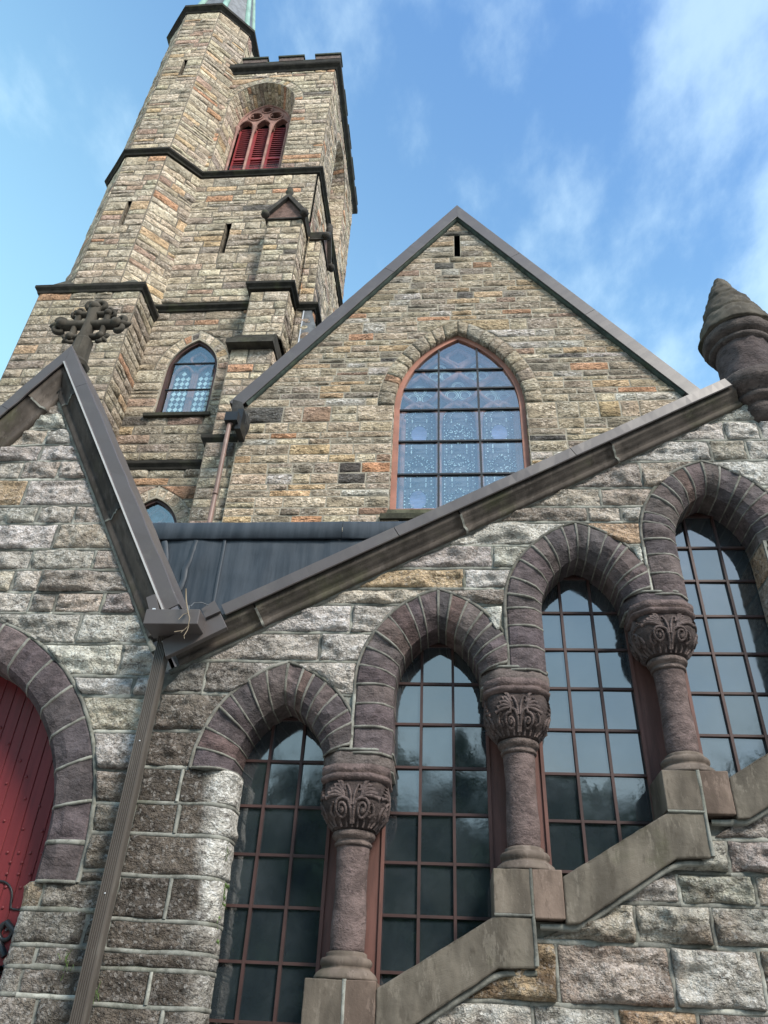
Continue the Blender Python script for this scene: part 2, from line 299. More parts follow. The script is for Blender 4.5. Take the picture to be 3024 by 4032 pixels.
# ---------------------------------------------------------------- stones
PAL_RUBBLE = [((0.420, 0.335, 0.235), 5), ((0.468, 0.380, 0.273), 4), ((0.348, 0.285, 0.212), 4), ((0.272, 0.225, 0.174), 1.8), ((0.457, 0.320, 0.188), 1.4), ((0.436, 0.230, 0.127), 0.7), ((0.316, 0.200, 0.141), 0.5), ((0.093, 0.082, 0.074), 0.5), ((0.457, 0.410, 0.353), 1.6)]
PAL_TOWER = [((0.447, 0.367, 0.268), 5), ((0.501, 0.423, 0.316), 4.5), ((0.392, 0.326, 0.248), 3.4), ((0.327, 0.270, 0.214), 1.6), ((0.480, 0.342, 0.210), 1.0), ((0.458, 0.260, 0.156), 0.55), ((0.371, 0.255, 0.194), 0.8), ((0.142, 0.122, 0.107), 0.15)]
PAL_GRANITE = [((0.420, 0.398, 0.358), 4), ((0.493, 0.474, 0.436), 4), ((0.410, 0.362, 0.304), 3), ((0.326, 0.291, 0.265), 1.8), ((0.430, 0.316, 0.211), 1.1), ((0.294, 0.245, 0.216), 0.6)]
PAL_BROWN = [((0.096, 0.080, 0.084), 4), ((0.114, 0.092, 0.092), 3), ((0.084, 0.072, 0.077), 3), ((0.130, 0.106, 0.103), 1.2), ((0.116, 0.084, 0.079), 0.8)]
def pick(pal):
    w = np.array([p[1] for p in pal]); c = np.array(pal[rng.choice(len(pal), p=w / w.sum())][0])
    return np.append(np.clip(c * rng.uniform(0.88, 1.12) * rng.uniform(0.97, 1.03, 3), 0, 1), rng.random())
def stone_geo(q, fr, gap, bulge, rough, step, edge, h0=0.004, skirt=0.03, facets=True, seed=None):
    """one rock-faced stone over the quad q (u,v corners, counter-clockwise from lower left) -> verts, faces"""
    (u00, v00), (u10, v10), (u11, v11), (u01, v01) = q
    w = max(abs(u10 - u00), abs(u11 - u01)); h = max(abs(v01 - v00), abs(v11 - v10))
    nu = max(3, min(34, int(round(w / step)))); nv = max(2, min(18, int(round(h / step))))
    es = min(0.3, edge * 0.35 / max(w, 0.02)); et = min(0.3, edge * 0.35 / max(h, 0.02))
    s = np.concatenate([[0], np.linspace(es, 1 - es, nu), [1]]); t = np.concatenate([[0], np.linspace(et, 1 - et, nv), [1]])
    gs = min(0.4, gap / 2 / max(w, 0.02)); gt = min(0.4, gap / 2 / max(h, 0.02))
    S, T = np.meshgrid(gs + s * (1 - 2 * gs), gt + t * (1 - 2 * gt), indexing='ij')
    U = (1 - S) * (1 - T) * u00 + S * (1 - T) * u10 + S * T * u11 + (1 - S) * T * u01
    V = (1 - S) * (1 - T) * v00 + S * (1 - T) * v10 + S * T * v11 + (1 - S) * T * v01
    sd = rng.random(3) * 50
    d = np.minimum(np.minimum(S - gs, 1 - gs - S) * w, np.minimum(T - gt, 1 - gt - T) * h)
    e = np.clip(d / edge, 0, 1); e = 1 - (1 - e) ** 2.4
    X = np.stack([U, V * 1.6, 0 * U], -1)
    H = bulge * (0.78 + 0.5 * fbm(X * 3.1 + sd, 2))
    if facets:
        uc, vc = U.mean(), V.mean()
        for k in range(4):
            a, b = rng.normal(0, 0.32), rng.normal(0, 0.5)
            H = np.minimum(H, bulge * rng.uniform(0.85, 1.5) + a * (U - uc) + b * (V - vc))
    rid = 1 - 2 * np.abs(vn(X * np.array([5.5, 8.0, 1]) + sd + 31)); rid2 = 1 - 2 * np.abs(vn(X * np.array([13.0, 19.0, 1]) + sd + 51))
    H = np.maximum(H, bulge * 0.15) + rough * (fbm(X * np.array([9.0, 9.0, 1]) + sd, 3) + 0.7 * rid + 0.45 * rid2)
    if facets:
        tq = bulge * 0.30; k = H / tq + 0.35 * vn(X * 4 + sd + 77); fr_k = k - np.floor(k); H = tq * (np.floor(k) + np.clip((fr_k - 0.35) / 0.3, 0, 1)) * 0.6 + H * 0.4
    H = h0 + np.maximum(H, 0.002) * e
    j = min(gap * 0.5, 0.008)
    U = U + j * vn(X * 11 + sd + 3); V = V + j * vn(X * 11 + sd + 9)
    a, b = U.shape
    P = np.stack(fr(U, V, H), -1)
    verts = P.reshape(-1, 3); F = [(i * b + k, (i + 1) * b + k, (i + 1) * b + k + 1, i * b + k + 1) for i in range(a - 1) for k in range(b - 1)]
    if skirt:
        ring = [(i, 0) for i in range(a)] + [(a - 1, k) for k in range(1, b)] + [(i, b - 1) for i in range(a - 2, -1, -1)] + [(0, k) for k in range(b - 2, 0, -1)]
        n0 = len(verts); rv = np.array([fr(U[i, k], V[i, k], -skirt) for i, k in ring]); verts = np.vstack([verts, rv]); m = len(ring)
        F += [(ring[i][0] * b + ring[i][1], n0 + i, n0 + (i + 1) % m, ring[(i + 1) % m][0] * b + ring[(i + 1) % m][1]) for i in range(m)]
    return verts, F
def course_quads(region, z0, z1, joints=None, lens=(0.3, 0.7), minw=0.1, split=0.0):
    e = 0.002; A, Mi, B = region(z0 + e), region((z0 + z1) / 2), region(z1 - e); out = []
    def over(L, iv):
        for k in L:
            if k[0] < iv[1] - 1e-4 and k[1] > iv[0] + 1e-4: return k
        return None
    for n, iv in enumerate(Mi):
        a, b = over(A, iv), over(B, iv)
        la, ra = (a if a else ((iv[0] + iv[1]) / 2,) * 2); lb, rb = (b if b else ((iv[0] + iv[1]) / 2,) * 2)
        if n + 1 < len(Mi):
            nx = Mi[n + 1]; mid = (iv[1] + nx[0]) / 2
            if a and over(A, nx) == a: ra = mid
            if b and over(B, nx) == b: rb = mid
        if n > 0:
            pv = Mi[n - 1]; mid = (pv[1] + iv[0]) / 2
            if a and over(A, pv) == a: la = mid
            if b and over(B, pv) == b: lb = mid
        lo, hi = min(la, lb), max(ra, rb); xs = []
        if joints is not None: xs = [j for j in joints if max(la, lb) + minw * 0.6 < j < min(ra, rb) - minw * 0.6]
        cur = [lo] + sorted(xs) + [hi]; full = []
        for p, q in zip(cur[:-1], cur[1:]):
            full.append(p); g = q - p; mx = lens[1] * (1.35 if joints is not None else 1.0)
            if g > mx:
                x = max(p, max(la, lb) if p == lo else p) + rng.uniform(*lens)
                while x < min(q, min(ra, rb) if q == hi else q) - lens[0] * 0.7: full.append(x); x += rng.uniform(*lens)
        full.append(hi)
        for p, q in zip(full[:-1], full[1:]):
            c = [max(p, la), min(q, ra), min(q, rb), max(p, lb)]
            if c[1] < c[0]: c[0] = c[1] = (c[0] + c[1]) / 2
            if c[2] < c[3]: c[2] = c[3] = (c[2] + c[3]) / 2
            if (c[1] - c[0]) + (c[2] - c[3]) < 0.06: continue
            if split and z1 - z0 > 0.2 and rng.random() < split and abs(c[0] - c[3]) < 0.02 and abs(c[1] - c[2]) < 0.02:
                zm = z0 + (z1 - z0) * rng.uniform(0.38, 0.62); out += [((c[0], z0), (c[1], z0), (c[1], zm), (c[0], zm)), ((c[0], zm), (c[1], zm), (c[2], z1), (c[3], z1))]
            else: out.append(((c[0], z0), (c[1], z0), (c[2], z1), (c[3], z1)))
    return out
def backing(region, z0, z1, fr, dz=0.03, h=0.0):
    mb = MB(); n = max(1, int((z1 - z0) / dz)); zs = np.linspace(z0, z1, n + 1)
    for a, b in zip(zs[:-1], zs[1:]):
        for (x0, x1) in region((a + b) / 2): mb.add([fr(x0, a, h), fr(x1, a, h), fr(x1, b, h), fr(x0, b, h)], [(0, 1, 2, 3)])
    return mb
def subtract(ivs, a, b):
    o = []
    for x0, x1 in ivs:
        if b <= x0 or a >= x1: o.append((x0, x1)); continue
        if a > x0: o.append((x0, a))
        if b < x1: o.append((b, x1))
    return [k for k in o if k[1] - k[0] > 0.004]
class Stones:
    """gathers stones of one thing; the largest in the picture become objects, the rest one joined part"""
    def __init__(s): s.items = []
    def add(s, v, f, t): 
        x, y = proj(v); x0, x1, y0, y1 = x.min(), x.max(), y.min(), y.max()
        vis = x1 > 0 and x0 < 3024 and y1 > 0 and y0 < 4032
        s.items.append(((x1 - x0) * (y1 - y0) if vis else 0.0, v, f, t))
    def build(s, mat, parent, limit=300, name='stone', smooth=True, minarea=120.0):
        it = sorted(s.items, key=lambda k: -k[0]); rest = MB(); n = 0
        for k, (a, v, f, t) in enumerate(it):
            if k < limit and a > minarea: MB().add(v, f, t).build(name, mat, parent, smooth)
            else: rest.add(v, f, t); n += 1
        if n: tag(rest.build('stonework', mat, parent, smooth), kind='stuff')
def wall_stones(st, fr, region, zl, pal, gap=0.02, bulge=0.02, rough=0.008, step=0.09, edge=0.05, lens=(0.3, 0.75), split=0.2, joints=None, skirt=0.0, facets=False, col=None, h0=0.002):
    quads = []
    for n, (a, b) in enumerate(zip(zl[:-1], zl[1:])):
        for q in course_quads(region, a, b, joints[n] if joints else None, lens, split=split):
            v, f = stone_geo(q, fr, gap, bulge * rng.uniform(0.7, 1.3), rough, step, edge, skirt=skirt, facets=facets, h0=h0)
            t = pick(pal) if col is None else col(q, v)
            st.add(v, f, t); quads.append(q)
    return quads
def zlist(z0, z1, a, b):
    o = [z0]
    while o[-1] < z1 - a * 1.3: o.append(min(o[-1] + rng.uniform(a, b), z1))
    o[-1] = z1; return o
def ribbon(mb, pts, w, h, n=(0, -1, 0), tint=None, seg=0.04, wob=0.005):
    """raised ribbon of pointing along a 3D polyline lying in a wall"""
    if tint is None: k = rng.choice([0.36, 0.45, 0.52, 0.6, 0.78], p=[0.2, 0.3, 0.25, 0.15, 0.1]); tint = (k, k, k, rng.random())
    pts = np.asarray(pts, float); L = np.concatenate([[0], np.cumsum(np.linalg.norm(np.diff(pts, axis=0), axis=1))])
    m = max(2, int(L[-1] / seg) + 1); s = np.linspace(0, L[-1], m); P = np.stack([np.interp(s, L, pts[:, k]) for k in range(3)], -1)
    tg = np.gradient(P, axis=0); tg /= np.linalg.norm(tg, axis=1)[:, None] + 1e-9; N = np.asarray(n, float); B = np.cross(tg, N)
    sd = rng.random(3) * 90
    P = P + B * (wob * vn(P * 6 + sd))[:, None]; ww = w * (1 + 0.22 * vn(P * 13 + sd))[:, None]; hh = h * (1 + 0.25 * vn(P * 17 + sd))[:, None]
    G = np.stack([P - B * ww * 0.62 - N * 0.012, P - B * ww * 0.42 + N * hh, P + B * ww * 0.42 + N * hh * 0.9, P + B * ww * 0.62 - N * 0.012], 1)
    mb.grid(G, tint); return mb

# ---------------------------------------------------------------- arches
class Arch:
    def __init__(s, xc, half, spring, rise): s.xc, s.w, s.z, s.h = xc, half, spring, rise; s.R = (rise * rise + half * half) / (2 * half); s.off = s.R - half
    def pt(s, side, q, t):
        """side +1/-1, q radial distance out from the intrados, t 0 at spring .. 1 at apex (t<0: straight leg, in metres)"""
        r = s.R + q; amax = math.acos(min(1, s.off / r))
        t = np.asarray(t, float); th = np.clip(t, 0, 1) * amax
        return s.xc + side * (-s.off + r * np.cos(th)), s.z + np.where(t < 0, t, r * np.sin(th))
    def ext(s, z, q):
        """half-width of the arch outline offset by q at height z (0 above its apex)"""
        r = s.R + q
        if z <= s.z: return r - s.off
        k = r * r - (z - s.z) ** 2
        return max(0.0, math.sqrt(k) - s.off) if k > 0 else 0.0
    def apex(s, q): return s.z + math.sqrt((s.R + q) ** 2 - s.off ** 2)
    def length(s, q=0.0): return (s.R + q) * math.acos(s.off / (s.R + q))
    def outline(s, q, zb, n=10):
        pts = [(s.xc - s.w - q, zb)]
        pts += [tuple(float(k) for k in s.pt(-1, q, t)) for t in np.linspace(0, 1, n)] + [tuple(float(k) for k in s.pt(1, q, t)) for t in np.linspace(1, 0, n)][1:]
        return pts + [(s.xc + s.w + q, zb)]
def voussoir(arch, side, t0, t1, prof, Y, na=8, amp=0.012, gap=0.005, xclip=None, seed=None):
    """prof: list of (q, y offset from wall plane, noise weight)"""
    L = arch.length(prof[0][0]) if t1 > 0 else 1.0
    g = gap / L; ts = np.linspace(t0 + g, t1 - g, na); P = np.zeros((len(prof), na, 3)); sd = rng.random(3) * 70
    for i, (q, y, w) in enumerate(prof):
        x, z = arch.pt(side, q, ts)
        if xclip is not None: x = np.minimum(x, xclip) if side > 0 else np.maximum(x, xclip)
        P[i, :, 0] = x; P[i, :, 2] = z; P[i, :, 1] = Y + y
    nz = fbm(P * 9 + sd, 3); wt = np.array([p[2] for p in prof])[:, None]; ee = np.sin(np.linspace(0.18, math.pi - 0.18, na))[None, :] ** 0.5
    P[..., 1] -= amp * wt * (nz * 1.5 + 0.4 + rng.uniform(-0.4, 0.9)) * ee; P[..., 0] += 0.15 * amp * vn(P * 14 + sd)
    b = na; a = len(prof)
    F = [(i * b + k, i * b + k + 1, (i + 1) * b + k + 1, (i + 1) * b + k) for i in range(a - 1) for k in range(b - 1)]
    F += [tuple(i * b for i in range(a)), tuple(i * b + b - 1 for i in range(a))[::-1]]
    return P.reshape(-1, 3), F

# ================================================================ ground
g = MB(); g.add([(-300, -300, 0), (300, -300, 0), (300, 300, 0), (-300, 300, 0)], [(0, 1, 2, 3)])
tag(g.build('ground', M['ground'], attr=False), 'worn paving in front of the church', 'ground', kind='structure')

# ================================================================ near facade: stair wing
YF = 5.0; FR = front(YF)
DX, DZ = 1.053, 0.59
AX = [-1.13 + DX * k for k in range(4)]; ASP = [3.085 + DZ * k for k in range(4)]
AW, ARISE, AT = 0.305, 0.47, 0.262
ARCH = [Arch(AX[k], AW, ASP[k], ARISE) for k in range(4)]
JP = [0.475 + DX * k for k in range(-2, 3)]; JZ = [2.25 + DZ * k for k in range(-2, 3)]
def sill_inv(z):
    """x right of which the wall below the raking sill stands at height z"""
    for j, zj in zip(JP, JZ):
        if z < zj: return j
        if z < zj + 0.37: 
            k = (z - zj) / 0.37
            return j + 0.2 + 0.65 * k
    return 9.0
XR = 3.7
def rake_x(z): return (z - 4.842) / 0.549 + 0.012
wing = empty('stair_wing', (0.8, 5.3, 0), 'near stone stair wing with four rising arched windows and sandstone columns', 'building')
def wing_spandrel(z):
    lo = max(-2.02, rake_x(z)) if z > 3.6 else -2.02
    iv = [(lo, XR if z < 6.3 else 2.2)]
    iv = [(a, b) for a, b in iv if b > a]
    for k in range(4):
        if z > ASP[k]:
            e = ARCH[k].ext(z, AT + 0.012)
            if e > 0: iv = subtract(iv, AX[k] - e, AX[k] + e)
    ks = [k for k in range(4) if z <= ASP[k]]
    if ks: iv = subtract(iv, AX[ks[0]] - AW - AT - 0.012, AX[3] + AW + AT + 0.012 if z > ASP[3] - 0.001 else AX[3] + AW + (AT + 0.012 if z > ASP[3] - 0.05 else 0.02))
    return iv
def wing_jamb(z): return [(-2.02, -1.21)]
def wing_low(z): return [(sill_inv(z), XR)] if sill_inv(z) < XR - 0.1 else []
def wrap(u, v, h):
    u = np.asarray(u, float); v = np.asarray(v, float); h = np.asarray(h, float); r = 0.12; u0 = -1.52; th = np.clip((u - u0) / r, 0, math.pi / 2); ex = np.maximum(0, u - u0 - r * math.pi / 2)
    x = np.where(u < u0, u, u0 + (r + h) * np.sin(th)); y = np.where(u < u0, YF - h, YF + r - (r + h) * np.cos(th) + ex)
    return x, y, v + 0 * u
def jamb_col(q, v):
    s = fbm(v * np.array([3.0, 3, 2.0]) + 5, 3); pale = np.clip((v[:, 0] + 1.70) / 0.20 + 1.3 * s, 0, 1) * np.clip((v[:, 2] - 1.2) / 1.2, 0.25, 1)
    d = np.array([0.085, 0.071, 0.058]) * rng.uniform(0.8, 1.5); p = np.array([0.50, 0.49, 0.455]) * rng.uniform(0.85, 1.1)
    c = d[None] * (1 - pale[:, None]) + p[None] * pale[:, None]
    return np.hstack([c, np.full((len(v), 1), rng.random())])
def stained(pal, cx, cz, rx, rz, dark=(0.12, 0.10, 0.085)):
    def f(q, v):
        c = pick(pal); k = np.clip(1.25 - np.hypot((v[:, 0] - cx) / rx, (v[:, 2] - cz) / rz) + 0.45 * fbm(v * 4.0, 2), 0, 1)[:, None]
        rgb = c[None, :3] * (1 - k) + np.array(dark)[None] * rng.uniform(0.8, 1.5) * k
        return np.hstack([rgb, np.full((len(v), 1), c[3])])
    return f
NEAR = dict(gap=0.022, bulge=0.036, rough=0.017, step=0.016, edge=0.022, split=0.0, skirt=0.03, facets=True)
st = Stones(); quads = []
zap = [A_.apex(AT + 0.012) for A_ in ARCH]
zB = [3.085, 3.33, 3.60, zap[0], 4.07, 4.30, zap[1], 4.61, 4.81, zap[2], 5.17, 5.35, zap[3], 5.83, 6.03, 6.27]
jB = [[], [], [-1.72], [-0.92], [-0.71], [-0.34], [0.115], [-0.05, 0.33], [0.57], [1.08, 1.34], [0.94, 1.2], [1.545], [2.13], [2.28], []]
dk = stained(PAL_GRANITE, -1.95, 3.3, 0.75, 0.62, (0.075, 0.062, 0.052))
quads += wall_stones(st, FR, wing_spandrel, zB, PAL_GRANITE, joints=jB, lens=(0.28, 0.5), col=dk, **NEAR)
zA = [0, 0.24, 0.5, 0.72, 0.98, 1.2, 1.42, 1.6, 1.76, 1.94, 2.03, 2.19, 2.43, 2.67, 2.86, 3.085]
jA = [None] * 8 + [[-1.71], [-1.98], [], [-1.69], [], [-1.725], [-1.75]]
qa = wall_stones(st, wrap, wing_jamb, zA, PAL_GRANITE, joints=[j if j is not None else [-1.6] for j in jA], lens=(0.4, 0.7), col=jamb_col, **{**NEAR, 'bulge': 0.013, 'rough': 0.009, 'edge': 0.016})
def lowc(q, v):
    c = pick(PAL_GRANITE); n = fbm(v * np.array([5.0, 5, 7.0]) + rng.random(3) * 40, 3)[:, None]; k = np.clip(0.35 + 1.1 * n, 0, 1)
    rgb = (c[None, :3] * 0.82) * (1 - k) + (c[None, :3] * np.array([[0.42, 0.37, 0.34]])) * k
    return np.hstack([rgb, np.full((len(v), 1), c[3])])
zC = [0, 0.26, 0.5, 0.8, 1.02, 1.25, 1.44, 1.65, 1.86, 2.16, 2.37, 2.54, 2.73, 2.92, 3.15, 3.4, 3.7]
jC = [None] * 7 + [[0.43, 0.88, 1.3, 1.75], [0.58, 1.20, 1.68, 2.1], [0.9, 1.04, 1.465, 1.95], [1.31, 1.74], [1.62, 2.0], [1.9], [], [], []]
quads += wall_stones(st, FR, wing_low, zC, PAL_GRANITE, joints=[j if j is not None else [] for j in jC], lens=(0.3, 0.55), col=lowc, **{**NEAR, 'bulge': 0.044, 'rough': 0.021})
wmb = backing(wing_spandrel, 3.085, 6.3, FR); 
for reg, a, b, f in ((wing_jamb, 0, 3.085, wrap), (wing_low, 0, 3.7, FR)):
    n = int((b - a) / 0.03)
    for za, zb in zip(np.linspace(a, b, n + 1)[:-1], np.linspace(a, b, n + 1)[1:]):
        for (x0, x1) in reg((za + zb) / 2):
            us = [x0, x1] if f is FR else [x0, -1.52, -1.48, -1.44, -1.40, -1.36, -1.3316, x1]
            for p, q in zip(us[:-1], us[1:]): wmb.add([f(p, za, 0.0), f(q, za, 0.0), f(q, zb, 0.0), f(p, zb, 0.0)], [(0, 1, 2, 3)])
wall = wmb.build('wall', M['mortar'], wing)
st.build(M['granite'], wall)
def pointing(quads, fr, parent, w=0.027, h=0.006, n=(0, -1, 0)):
    mb = MB(); seen = set()
    for q in quads:
        (a, z0), (b, _), (c, z1), (d, _) = q
        if b - a > 0.05: ribbon(mb, [fr(a, z0, 0.0), fr(b, z0, 0.0)], w * rng.uniform(0.85, 1.2), h, n)
        k = (round(b, 2), round(z0, 2))
        if k not in seen and abs(b - c) < 0.02: seen.add(k); ribbon(mb, [fr(b, z0 + 0.01, 0.0), fr(c, z1 - 0.01, 0.0)], w * rng.uniform(0.85, 1.25), h, n)
    return tag(mb.build('pointing', M['mortar'], parent, True), kind='stuff')
pointing(quads, FR, wing)
mb = MB()
for q in qa:
    (a, z0), (b, _), (c, z1), (d, _) = q
    us = [u for u in np.linspace(a, b, 14)]; pts = [tuple(float(t) for t in wrap(u, z0, 0.012)) for u in us]
    pts2 = np.array(pts); m = len(pts2)
    G = np.zeros((m, 4, 3)); hh = [(-0.015, -0.004), (-0.010, 0.007), (0.010, 0.006), (0.015, -0.004)]
    wob = 0.006 * vn(np.stack([np.array(us) * 5, np.full(m, z0 * 9), np.zeros(m)], -1))
    for k, (dz, h) in enumerate(hh): G[:, k] = np.array([[float(t) for t in wrap(u, z0 + dz + wv, h)] for u, wv in zip(us, wob)])
    mb.grid(G)
    if b < -1.3: ribbon(mb, [wrap(b, z0 + 0.01, 0.002), wrap(c, z1 - 0.01, 0.002)], 0.02, 0.012)
tag(mb.build('pointing', M['mortar'], wing, True), kind='stuff')
# side thickness of the wing wall (returns behind the coping and at its far end)
mb = MB(); mb.prism([(-2.02, 0), (-2.02, 3.73), (2.2, 6.04), (2.6, 6.25), (3.7, 6.25), (3.7, 0)], FR, -0.62, -0.6); mb.box(3.69, 3.72, 5.0, 5.6, 0, 6.25)
mb.build('back_wall', M['mortar'], wing)
# flat top to the right of the finial
mb = MB(); mb.box(2.75, 3.75, 4.86, 5.6, 6.25, 6.5, (0.12, 0.1, 0.09, 0.3)); tag(mb.build('coping_stone', M['tooled'], wing))

# --- arches
VPROF = [(AT, 0.06, 0), (AT, -0.006, 0.2), (AT - 0.018, -0.022, 0.7), (AT * 0.72, -0.030, 1), (AT * 0.5, -0.032, 1), (0.10, -0.026, 0.9), (0.062, -0.014, 0.25), (0.03, 0.016, 0.08), (0.0, 0.052, 0.05), (0.0, 0.17, 0.1), (0.0, 0.30, 0)]
def arch_ribbon(mb, A, side, t, prof, Y, xclip=None, w=0.015):
    L = A.length(0.15); G = []
    for (q, y, _) in prof[1:]:
        row = []
        for dw, up in ((-0.62, -0.008), (-0.45, 0.004), (0.45, 0.004), (0.62, -0.008)):
            tt = t + dw * w / L if t > 0 else t + dw * w
            soff = q < 0.05
            x, z = A.pt(side, q - (up * 0.7 if soff else 0), tt); x = float(x); z = float(z)
            if xclip is not None: x = min(x, xclip) if side > 0 else max(x, xclip)
            row.append((x, Y + y - (up + 0.006 if not soff else 0), z))
        G.append(row)
    mb.grid(np.array(G, float))
def tint_of(pal): return pick(pal)
for k in range(4):
    A = ARCH[k]; mb = MB(); items = []
    clipx = AX[k + 1] - AW - AT - 0.008 if k < 3 else None
    nL = A.length(AT); tlow = 0.115 / (A.R * math.acos(A.off / A.R))
    for side in (1, -1):
        ts = []
        if side > 0:
            t0 = tlow if k < 3 else 0.0; ts = list(np.linspace(t0, 1, 8) + np.concatenate([[0], rng.uniform(-0.03, 0.03, 6), [0]]))
        else:
            ts = list(np.linspace(0, 1, 8) + np.concatenate([[0], rng.uniform(-0.03, 0.03, 6), [0]]))
            if k > 0: ts = [-0.475, -0.30, -0.14] + ts
        for a, b in zip(ts[:-1], ts[1:]):
            v, f = voussoir(A, side, a, b, VPROF, YF, xclip=clipx if side > 0 else None)
            items.append((v, f))
        for t in ts: arch_ribbon(mb, A, side, t, VPROF, YF, clipx if side > 0 else None)
    # extrados ribbon
    for side in (1, -1):
        pts = []
        for t in np.linspace(0 if (side < 0 or k == 3) else tlow, 1, 16):
            x, z = A.pt(side, AT + 0.006, t); x = float(x)
            if side > 0 and clipx is not None: x = min(x, clipx + 0.006)
            pts.append((x, YF - 0.004, float(z)))
        if side < 0 and k > 0: pts = [(AX[k] - AW - AT - 0.006, YF - 0.004, ASP[k] - 0.475)] + pts
        ribbon(mb, pts, 0.024, 0.016)
    ar = mb.build('arch', M['mortar_arch'], wing, True)
    for v, f in items: MB().add(v, f, tint_of(PAL_BROWN)).build('voussoir', M['brown'], ar)
    # dark backing of the ring so no gap shows
# springers, columns
def superell(n):
    return lambda th: 1.0 / ((abs(math.cos(th)) ** n + abs(math.sin(th)) ** n) ** (1.0 / n))
def octa(th):
    a = (th + math.pi / 8) % (math.pi / 4) - math.pi / 8; return 1.0 / math.cos(a)
def sqchamf(th):
    c, s = abs(math.cos(th)), abs(math.sin(th)); return min(1 / max(c, 1e-6), 1 / max(s, 1e-6), 1.56 / (c + s))
YC = 5.085
def bell(t):
    """capital half width as a function of height 0..1 (bottom to top)"""
    return float(np.interp(t, [0, 0.12, 0.3, 0.5, 0.7, 0.88, 1.0], [0.118, 0.150, 0.186, 0.205, 0.210, 0.204, 0.198]))
sup = superell(3.2)
def carve(mb, cx, zb, H, tint, var=0):
    vx, vz, vr, tw_ = ((0.40, 0.37, 0.25, 11.5), (0.36, 0.30, 0.22, 9.5), (0.44, 0.42, 0.21, 12.5))[var]
    def P(face, s, t, lift):
        th = face + s * 0.80; r = bell(t) * sup(th) + lift
        return (cx + r * math.cos(th), YC + r * math.sin(th), zb + t * H)
    for face in (-math.pi / 2, math.pi, 0.0):
        for m in (-1, 1):
            c = [(m * 0.05, 0.10), (m * 0.04, 0.22), (m * 0.07, 0.40), (m * 0.15, 0.55), (m * 0.30, 0.60)]     # stem rising from the neck, then the volute
            for i in range(26):
                w = i / 25; rad = vr * (1 - 0.84 * w); an = 1.75 - w * tw_
                c.append((m * (vx + rad * 1.0 * math.cos(an)), vz + rad * 0.92 * math.sin(an)))
            mb.tube([P(face, s, t, 0.004) for s, t in c], np.linspace(0.011, 0.0075, len(c)), 6, tint)
            mb.tube([P(face, m * vx, t, 0.005) for t in (vz - 0.04, vz, vz + 0.04)], [0.010, 0.016, 0.010], 8, tint)
            c = [(m * 0.04, 0.45), (m * 0.06, 0.65), (m * 0.13, 0.80), (m * 0.22, 0.90), (m * 0.31, 0.88), (m * 0.31, 0.79), (m * 0.24, 0.77)]   # small curl at the top
            mb.tube([P(face, s, t, 0.005) for s, t in c], np.linspace(0.008, 0.0085, len(c)), 6, tint)
            for n in range(5):                                          # leaf fan in the upper corner
                ex = (0.56 + (0.10, 0.085, 0.11)[var] * n - 0.05 * (var == 1), 0.95 - (0.085, 0.11, 0.06)[var] * n); c = []
                for i in range(8):
                    w = i / 7; c.append((m * (0.30 + (ex[0] - 0.30) * w), 0.62 + (ex[1] - 0.62) * math.sin(w * 1.75) / math.sin(1.75) * 1.0 + 0.05 * math.sin(w * 3.1)))
                mb.tube([P(face, s, min(t, 0.97), 0.002) for s, t in c], [0.005, 0.009, 0.012, 0.013, 0.013, 0.012, 0.012, 0.015], 6, tint)
            c = [(m * 0.66, 0.50), (m * 0.78, 0.42), (m * 0.84, 0.30), (m * 0.76, 0.20), (m * 0.66, 0.24), (m * 0.68, 0.32)]
            mb.tube([P(face, s, t, 0.003) for s, t in c], 0.010, 6, tint)
        for s0 in np.linspace(-0.9, 0.9, 7):
            mb.tube([P(face, s0, 0.04, 0.002), P(face, s0 * 0.95, 0.12, 0.003), P(face, s0 * 0.9, 0.2, 0.0)], [0.008, 0.009, 0.004], 5, tint)
PEDS = []
